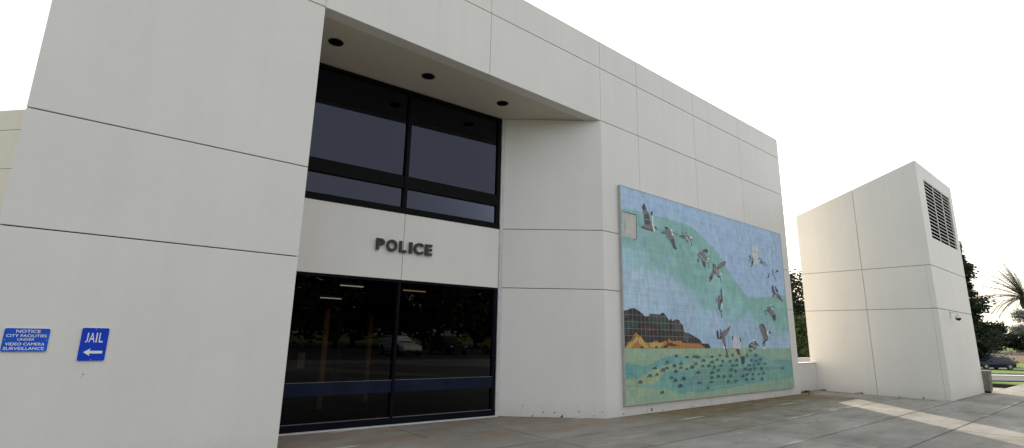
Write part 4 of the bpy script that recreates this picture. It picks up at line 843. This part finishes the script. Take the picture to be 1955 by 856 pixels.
# ------------------------------------------------------------------ neighbouring wing on the left
nb = tag(empty('office_wing', (-2.2, 21.7, 0)), 'tan concrete wing with panel joints seen at the far left beyond the main building', 'building')
e1 = Vector((-.655, .756)); e2 = Vector((.756, .655))
bm = BM(); ss_ = [-3.0, .15, 1.55, 4.0, 6.5, 9.0, 12.0]
ZW = [0, 2.61, 3.9, 6.48, 7.8, 8.5]
panels(bm, (0, 0), e1, e2, [(a, b, c, e) for a, b in zip(ss_, ss_[1:]) for c, e in rows(ZW) if not (a >= 1.4 and e < 6.5 and c > 2)], z_ends=(0, 8.5), th=.2)
backing(bm, (0, 0), e1, e2, -2.9, 11.9, 0, 8.4)
P_ = Vector((0, 0)) + e1 * -3.0; panels(bm, P_, e2, e1, [(0, 4, 0, 8.5), (4, 9, 0, 8.5)], z_ends=(0, 8.5), th=.2)
obj('wall', bm, [WALL_TAN, GAP], nb)
bm = BM(); pts = [Vector((0, 0)) + e1 * a + e2 * b for a, b in ((-2.9, .2), (11.9, .2), (11.9, 9), (-2.9, 9))]; prism(bm, [(p.x, p.y, 8.1) for p in pts], (0, 0, .1)); obj('roof', bm, ROOFM, nb)
bm = BM(); q = [Vector((0, 0)) + e1 * a - e2 * .0 for a in (1.56, 11.9)]; 
prism(bm, [(q[0].x, q[0].y, 2.62), (q[1].x, q[1].y, 2.62), (q[1].x, q[1].y, 6.46), (q[0].x, q[0].y, 6.46)], (e2.x * .1, e2.y * .1, 0)); obj('window', bm, BLACK, nb)

# ------------------------------------------------------------------ vehicles
TYRE = simple('tyre_rubber', (.02, .02, .02), .85); RIM = simple('alloy_rim', (.5, .5, .5), .35, .7, .05); CARGLASS = simple('car_window_glass', (.012, .014, .016), .06, 0, .1, 3, .6)
def paint(name, c):
    n = NT(name); n.set(c, .4, 0, .25); n.b.inputs['Coat Weight'].default_value = .12; n.b.inputs['Coat Roughness'].default_value = .08; return n.m
LAMP_R = simple('red_lamp_lens', (.35, .02, .02), .2); LAMP_W = simple('clear_lamp_lens', (.7, .7, .7), .15); BUMP = simple('black_plastic_trim', (.02, .02, .02), .6)
def make_car(loc, rz, mp, lab, group=None):
    t = tag(empty('parked_car', loc, rz), lab, 'car', group)
    st = [(-2.42, .46, .80, .66), (-2.36, .33, .96, .80), (-2.15, .27, 1.02, .88), (-1.5, .24, 1.00, .92), (-.6, .23, .97, .93), (.3, .23, .95, .93), (1.0, .24, .93, .92), (1.6, .26, .87, .90), (2.05, .28, .79, .86), (2.32, .34, .70, .76), (2.42, .44, .60, .60)]
    bm = BM(); rings = []
    for x, zb, zt_, w in st:
        h = zt_ - zb; sec = [(w * .86, zb), (w * .97, zb + h * .18), (w, zb + h * .5), (w * .985, zb + h * .78), (w * .90, zb + h * .96), (w * .70, zt_ + .0), (w * .35, zt_ + .02)]
        ring = [bm.verts.new((x, y, z)) for y, z in sec] + [bm.verts.new((x, -y, z)) for y, z in sec[::-1]]; rings.append(ring)
    for a, b in zip(rings, rings[1:]):
        n = len(a)
        for k in range(n): bm.faces.new([a[k], b[k], b[(k + 1) % n], a[(k + 1) % n]])
    bm.faces.new(rings[0]); bm.faces.new(rings[-1][::-1])
    bo = obj('body', bm, mp, t, True)
    base = [(-2.28, .62), (-1.9, .80), (.55, .80), (1.05, .66)]; top = [(-1.95, .48), (-1.65, .62), (-.25, .62), (.10, .50)]; zb, zt_ = .94, 1.47
    bm = BM(); rs = []
    for f in (0, .35, .7, .92, 1.0):
        z = zb + (zt_ - zb) * (f + .04 * math.sin(math.pi * f)); k = f if f < 1 else 1.04
        pts = [((1 - k) * b[0] + k * q[0], (1 - k) * b[1] + k * q[1]) for b, q in zip(base, top)]
        rs.append([bm.verts.new((x, y, z)) for x, y in pts] + [bm.verts.new((x, -y, z)) for x, y in pts[::-1]])
    for a, b in zip(rs, rs[1:]):
        for k in range(8): bm.faces.new([a[k], a[(k + 1) % 8], b[(k + 1) % 8], b[k]])
    bm.faces.new(rs[-1]); obj('cabin', bm, mp, t, True)
    def S(u, v, side):      # point on the side glass surface, u 0 rear .. 1 front
        b = (-2.0 + u * 2.75, .79); q = (-1.72 + u * 1.62, .615)
        return Vector((b[0] + (q[0] - b[0]) * v, side * (b[1] + (q[1] - b[1]) * v + .012), zb + (zt_ - zb) * v))
    for side in (1, -1):
        for u0, u1, u2, u3 in ((.03, .27, .05, .29), (.31, .60, .32, .61), (.635, .93, .645, .97)):
            bm = BM(); prism(bm, [S(u0, .12, side), S(u1, .12, side), S(u3, .86, side), S(u2, .86, side)], (0, -side * .03, 0)); obj('side_window', bm, CARGLASS, t)
        bm = BM(); box(bm, .55, .72, side * .90 - .06, side * .90 + .06, .93, 1.05, .02); obj('mirror', bm, mp, t)
        bm = BM(); box(bm, 2.10, 2.36, side * .66 - .10, side * .66 + .10, .62, .72, .02); obj('headlight', bm, LAMP_W, t)
        bm = BM(); box(bm, -2.40, -2.16, side * .72 - .10, side * .72 + .10, .84, .98, .02); obj('tail_light', bm, LAMP_R, t)
    bm = BM(); prism(bm, [(1.02, .58, .975), (1.02, -.58, .975), (.16, -.46, 1.42), (.16, .46, 1.42)], (-.03, 0, -.03)); obj('windscreen', bm, CARGLASS, t)
    bm = BM(); prism(bm, [(-2.27, .55, 1.02), (-2.27, -.55, 1.02), (-2.0, -.46, 1.42), (-2.0, .46, 1.42)], (.03, 0, -.03)); obj('rear_window', bm, CARGLASS, t)
    bm = BM(); box(bm, -2.44, -2.30, -.72, .72, .34, .46, .02); box(bm, 2.28, 2.44, -.62, .62, .34, .44, .02); box(bm, -1.0, 1.1, -.935, .935, .24, .30, .01); obj('bumper_trim', bm, BUMP, t)
    for x in (-1.42, 1.45):
        for side in (1, -1):
            bm = BM(); lathe(bm, [(.42, -.012), (.42, .012)], (x, side * .915, .38), 'Y', 24); obj('wheel_arch', bm, BUMP, t)
            w = bpy.data.objects.new('wheel', None); w.location = (x, side * .86, .345); w.empty_display_size = .1; link(w, t)
            bm = BM(); lathe(bm, [(.20, -.11), (.31, -.11), (.345, -.08), (.345, .08), (.31, .11), (.20, .11)], axis='Y', seg=24); obj('tyre', bm, TYRE, w, True)
            bm = BM(); yy = side * .105
            for k in range(6):
                a = k * math.pi / 3; d = Vector((math.cos(a), 0, math.sin(a))); p = Vector((-d.z, 0, d.x)) * .035
                prism(bm, [d * .03 - p + Vector((0, yy, 0)), d * .22 - p * .8 + Vector((0, yy, 0)), d * .22 + p * .8 + Vector((0, yy, 0)), d * .03 + p + Vector((0, yy, 0))], (0, side * .02, 0))
            lathe(bm, [(.06, yy - .01), (.05, yy + side * .03)], axis='Y', seg=12)
            obj('rim', bm, RIM, w)
    return t
PNAVY = paint('dark_navy_paint', (.010, .013, .022)); PWHITE = paint('white_paint', (.7, .7, .7)); PSILVER = paint('silver_paint', (.35, .36, .37)); PRED = paint('red_paint', (.35, .03, .03)); PYEL = paint('yellow_paint', (.6, .38, .05))
def put(x, y, dz=0): return (x, y, zat(x, y) + dz)
cdx = Vector((84.3 - 88.1, 14.04 - 10.95)); CRZ = math.atan2(cdx.y, cdx.x)
make_car(put(85.65, 12.86, -.02), CRZ, PNAVY, 'dark navy estate car parked on the road beyond the sunlit grass')
for s, d, mp, lab in ((137, 119.5, PWHITE, 'small distant white car behind the guard rail, nearest the vent tower'), (146, 119.5, PSILVER, 'small distant silver car behind the guard rail, toward the palm')):
    x, y, z = sd(s, d, -.02); make_car((x, y, z), CRZ, mp, lab, 'distant cars behind the guard rail')
# across the plaza, mirrored in the glass
for x, y, rz, mp, lab in ((15.5, -21, 1.5, PWHITE, 'white car parked behind the viewer, mirrored in the entrance glass'), (20.5, -23, 1.6, PNAVY, 'dark car parked behind the viewer, mirrored in the entrance glass'), (25.5, -22, 1.45, PYEL, 'yellow car parked behind the viewer, mirrored in the entrance glass'), (30.5, -24, 1.6, PRED, 'red car parked behind the viewer, mirrored in the entrance glass')):
    make_car((x, y, 0), rz, mp, lab, 'cars parked behind the viewer')

# guard rail
t = tag(empty('guard_rail', sd(130, 112.6)), 'long low guard rail along the top of the bank beyond the car', 'guard rail'); gi = Vector(t.location)
GR = simple('weathered_rail', (.10, .095, .085), .7, .3)
bm = BM()
for z in (.45, .75):
    a = Vector(sd(60, 112.6)) - gi; b = Vector(sd(230, 112.6)) - gi
    prism(bm, [a + Vector((0, 0, z)), b + Vector((0, 0, z)), b + Vector((0, 0, z + .14)), a + Vector((0, 0, z + .14))], (-.05, -.06, 0))
obj('rail', bm, GR, t)
for k in range(44):
    p = Vector(sd(62 + k * 3.8, 112.7)) - gi; bm = BM(); box(bm, p.x - .08, p.x + .08, p.y - .08, p.y + .08, p.z - .2, p.z + .95); obj('post', bm, GR, t)

# ------------------------------------------------------------------ trees
def quads(name, Q, m, parent, loc=(0, 0, 0)):
    Q = np.asarray(Q, np.float32); n = len(Q); me = bpy.data.meshes.new(name)
    me.vertices.add(n * 4); me.vertices.foreach_set('co', Q.reshape(-1)); me.loops.add(n * 4); me.loops.foreach_set('vertex_index', np.arange(n * 4, dtype=np.int32))
    me.polygons.add(n); me.polygons.foreach_set('loop_start', np.arange(0, n * 4, 4, dtype=np.int32)); me.polygons.foreach_set('loop_total', np.full(n, 4, np.int32)); me.update(); me.validate()
    me.materials.append(m); o = bpy.data.objects.new(name, me); o.location = loc; return link(o, parent)
def leafquads(C, size, rg, flat=.5, asp=.55):
    n = len(C); d = rg.normal(0, 1, (n, 3)); d[:, 2] *= flat; d /= np.linalg.norm(d, axis=1)[:, None]; e = rg.normal(0, 1, (n, 3)); e = np.cross(d, e); e /= np.linalg.norm(e, axis=1)[:, None] + 1e-9
    s = size * rg.uniform(.6, 1.3, (n, 1)); a = d * s; b = e * s * asp
    return np.stack([C - a, C + b, C + a, C - b], 1)
def broadleaf(name, x, y, h, rad, base, m, bark, lab, cat='tree', group=None, n=9000, leaf=.16, seed=1, gap=.0, nl=26, trunk=.18, z0=None):
    rg = np.random.default_rng(seed); z0 = zat(x, y) - .05 if z0 is None else z0
    t = tag(empty(name, (x, y, z0)), lab, cat, group)
    bm = BM(); tips = []; hc = (base + h) / 2; rz = (h - base) / 2
    tube(bm, [(0, 0, 0), (.05 * rad, 0, base * .6), (0, .05 * rad, hc), (0, 0, h * .86)], [trunk, trunk * .75, trunk * .5, trunk * .12], 8)
    for k in range(nl):
        ph = rg.uniform(0, 6.283); v = rg.uniform(-.75, .95); rr = math.sqrt(max(.05, 1 - v * v)) * rad * rg.uniform(.55, 1.0); z = hc + v * rz; p = np.array([rr * math.cos(ph), rr * math.sin(ph), z])
        s0 = np.array([0, 0, max(base * .5, z - rr * .8 - .3)]); mid = (s0 + p) / 2 + rg.normal(0, .1 * rad, 3)
        tube(bm, [tuple(s0), tuple(mid), tuple(p)], [trunk * .35, trunk * .2, trunk * .06], 5); tips += [p, (mid + p) / 2]
    tr = obj('trunk', bm, bark, t)
    tips = np.array(tips); w = rg.uniform(.3, 1.0, len(tips)); w /= w.sum(); idx = rg.choice(len(tips), n, p=w)
    sig = rad * .17; C = tips[idx] + rg.normal(0, 1, (n, 3)) * np.array([sig, sig, sig * .7])
    quads('crown', leafquads(C, leaf, rg), m, t)
    return t
def conifer(x, y, h, rad, base, m, lab, seed=1, n=420, leaf=.3, cat='tree', group=None, dense=16, droop=.25, name='conifer_tree'):
    rg = np.random.default_rng(seed); t = tag(empty(name, (x, y, zat(x, y) - .05)), lab, cat, group)
    bm = BM(); tube(bm, [(0, 0, 0), (.1, 0, h * .5), (0, 0, h)], [.28, .16, .02], 7); C = []
    for k in range(n):
        v = rg.random() ** .9; z = base + (h - base) * v; prof = (1 - v) ** .65 * (.75 + .35 * math.sin(v * 23 + seed)) + .06
        L = rad * prof * rg.uniform(.55, 1.15); ph = rg.uniform(0, 6.283); d = np.array([math.cos(ph), math.sin(ph), rg.uniform(-.1, .35)])
        e = np.array([0, 0, z]) + d * L - np.array([0, 0, droop * L * .4]); mid = np.array([0, 0, z]) + d * L * .5
        if k % 3 == 0: tube(bm, [(0, 0, z), tuple(mid), tuple(e)], [.04, .03, .01], 4, cap=False)
        for q in range(dense):
            f = rg.uniform(.08, 1.0); p = np.array([0, 0, z]) + d * L * f - np.array([0, 0, droop * L * .4 * f * f]) + rg.normal(0, .16, 3) * (1.2 - f * .5); C.append(p)
    obj('trunk', bm, BARK, t); quads('crown', leafquads(np.array(C), leaf, rg, .35, .4), m, t); return t
def palm(x, y, h, fl, lab, seed=2):
    rg = np.random.default_rng(seed); t = tag(empty('palm_tree', (x, y, zat(x, y) - .05)), lab, 'palm tree')
    bm = BM(); n = 22; tube(bm, [(0, 0, h * i / n) for i in range(n + 1)], [.42 + .03 * (i % 2) + (.22 if i > n - 4 else 0) for i in range(n + 1)], 10); obj('trunk', bm, BARK, t)
    Q = []; RB = BM()
    for k in range(96):
        ph = rg.uniform(0, 6.283); el = rg.uniform(-.25, 1.35); L = fl * rg.uniform(.8, 1.05); d = np.array([math.cos(ph), math.sin(ph), 0]); pts = []
        p = np.array([0, 0, h + .1]) + d * .2; a = el; sag = rg.uniform(.25, .55) * (1.35 - .5 * el)
        for i in range(15):
            pts.append(p.copy()); st_ = L / 14; p = p + (d * math.cos(a) + np.array([0, 0, math.sin(a)])) * st_; a -= sag / 14 * (1 + i / 8)
        tube(RB, [tuple(q) for q in pts], [.055 * (1 - i / 18) for i in range(15)], 4, cap=False)
        side = np.array([-d[1], d[0], 0])
        for i in range(1, 14):
            for j in range(3):
                f = j / 3; b = pts[i] * (1 - f) + pts[i + 1] * f if i < 14 else pts[i]; tan = pts[min(i + 1, 14)] - pts[i - 1]; tan /= np.linalg.norm(tan)
                ll = .5 * math.sin(math.pi * min(1, (i + f + 1) / 15.5)) ** .6 + .08
                for s_ in (-1, 1):
                    dv = side * s_ * .42 + tan * 1.0 + np.array([0, 0, -.25 + rg.normal(0, .12)]); dv /= np.linalg.norm(dv); e = b + dv * ll; wv = tan * .055
                    Q.append([b - wv, b + wv, e + wv * .3, e - wv * .3])
    obj('frond_ribs', RB, LEAF_PALM, t); quads('fronds', Q, LEAF_PALM, t)
    # hanging skirt of dead fronds under the crown
    C = []; rg2 = np.random.default_rng(9)
    for i in range(500): ph = rg2.uniform(0, 6.283); r = rg2.uniform(.35, .75); C.append([r * math.cos(ph), r * math.sin(ph), h - rg2.uniform(0, 1.9)])
    quads('dead_frond_skirt', leafquads(np.array(C), .35, rg2, 2.5, .2), BARK, t); return t

conifer(88.6, 14.9, 16.3, 4.0, .6, LEAF_DARK, 'tall dark conifer rising just right of the vent tower', 3, n=900, leaf=.24, dense=28)
conifer(87.0, 17.6, 19.6, 3.4, 2, LEAF_DARK, 'taller dark conifer whose tip shows beside the louvres of the vent tower', 8, n=360, leaf=.24, dense=14)
palm(135.6, 13.95, 11.2, 8.0, 'date palm with arching fronds at the right edge of the photo')
broadleaf('bare_tree', 99.8, 10.5, 7.6, 2.0, 4.4, LEAF_PALE, BARK_PALE, 'thin pale grey tree in front of the palm trunk at the right edge', n=4200, leaf=.13, seed=12, nl=34, trunk=.09)
broadleaf('leafy_tree', 44.2, 18.0, 7.8, 3.2, 1.6, LEAF_DARK, BARK, 'dark leafy tree seen through the gap between building and tower', n=11000, leaf=.13, seed=4, nl=34)
broadleaf('leafy_bush', 38.4, 15.4, 3.6, 1.9, .3, LEAF_MID, BARK, 'lighter green bush below the dark tree in the gap', 'bush', n=8000, leaf=.10, seed=5, nl=30, trunk=.08)
broadleaf('leafy_tree', 52.5, 22.8, 6.2, 3.6, .5, LEAF_DARK, BARK, 'low dark tree behind the bush in the gap', n=9000, leaf=.15, seed=6, nl=34)
# dark belt of trees behind the guard rail
k = 0
for s, d, h, r_ in ((118, 132, 7.0, 4.4), (124, 134, 7.4, 4.4), (130, 130, 6.4, 4.2), (135, 135, 7.0, 4.4), (140.5, 131, 6.4, 4.2), (146, 136, 6.6, 4.4), (152, 132, 6.2, 4.2), (159, 136, 6.5, 4.4), (166, 133, 6.0, 4.2)):
    x, y, z = sd(s, d); k += 1
    lab = ('round dark tree in the belt behind the guard rail, right beside the tall conifer', 'dark tree in the belt behind the guard rail, above the rear of the navy car', 'low dark tree in the belt behind the guard rail, below the palm crown')[0 if k < 4 else 1 if k < 7 else 2]
    broadleaf('belt_tree', x, y, h, r_, .4, LEAF_DARK, BARK, lab, n=8000, leaf=.30, seed=20 + k, nl=30, group='trees in the dark belt behind the guard rail, ' + ('left part', 'middle part', 'right part')[0 if k < 4 else 1 if k < 7 else 2])
# shrubs on the bank behind the car
for i, (s, d, h, lab) in enumerate(((64.5, 75, 1.5, 'green shrub on the bank just behind the tail of the navy car'), (68.5, 74, 1.2, 'green shrub on the bank at the right edge of the photo'), (58.0, 77, 1.4, 'green shrub on the bank above the bonnet of the navy car'))):
    x, y, z = sd(s, d); broadleaf('bank_shrub', x, y, h, 1.7, .05, LEAF_MID, BARK, lab, 'shrub', 'shrubs on the bank', n=2600, leaf=.12, seed=40 + i, nl=20, trunk=.06)
# street trees behind the viewer, mirrored in the glass
rt = broadleaf('street_tree', 6, -37, 10.5, 5.6, 1.4, LEAF_DARK, BARK, 'broad dark street tree behind the viewer, mirrored in the glass', n=6000, leaf=.34, seed=60, nl=34, group='street trees behind the viewer', trunk=.3)
for i, (x, y, s_) in enumerate(((-4, -39, 1), (15, -40, .95), (24, -36, 1.08), (33, -41, 1.0), (42, -37, .9), (51, -40, 1.05), (61, -38, 1.0), (-15, -38, 1.1), (19, -47, 1.1), (38, -48, 1.05))):
    c = rt.copy(); col.objects.link(c); c.location = (x, y, 0); c.rotation_euler = (0, 0, i * 1.3); c.scale = (s_, s_, s_ * .95)
    for ch in rt.children:
        q = ch.copy(); col.objects.link(q); q.parent = c
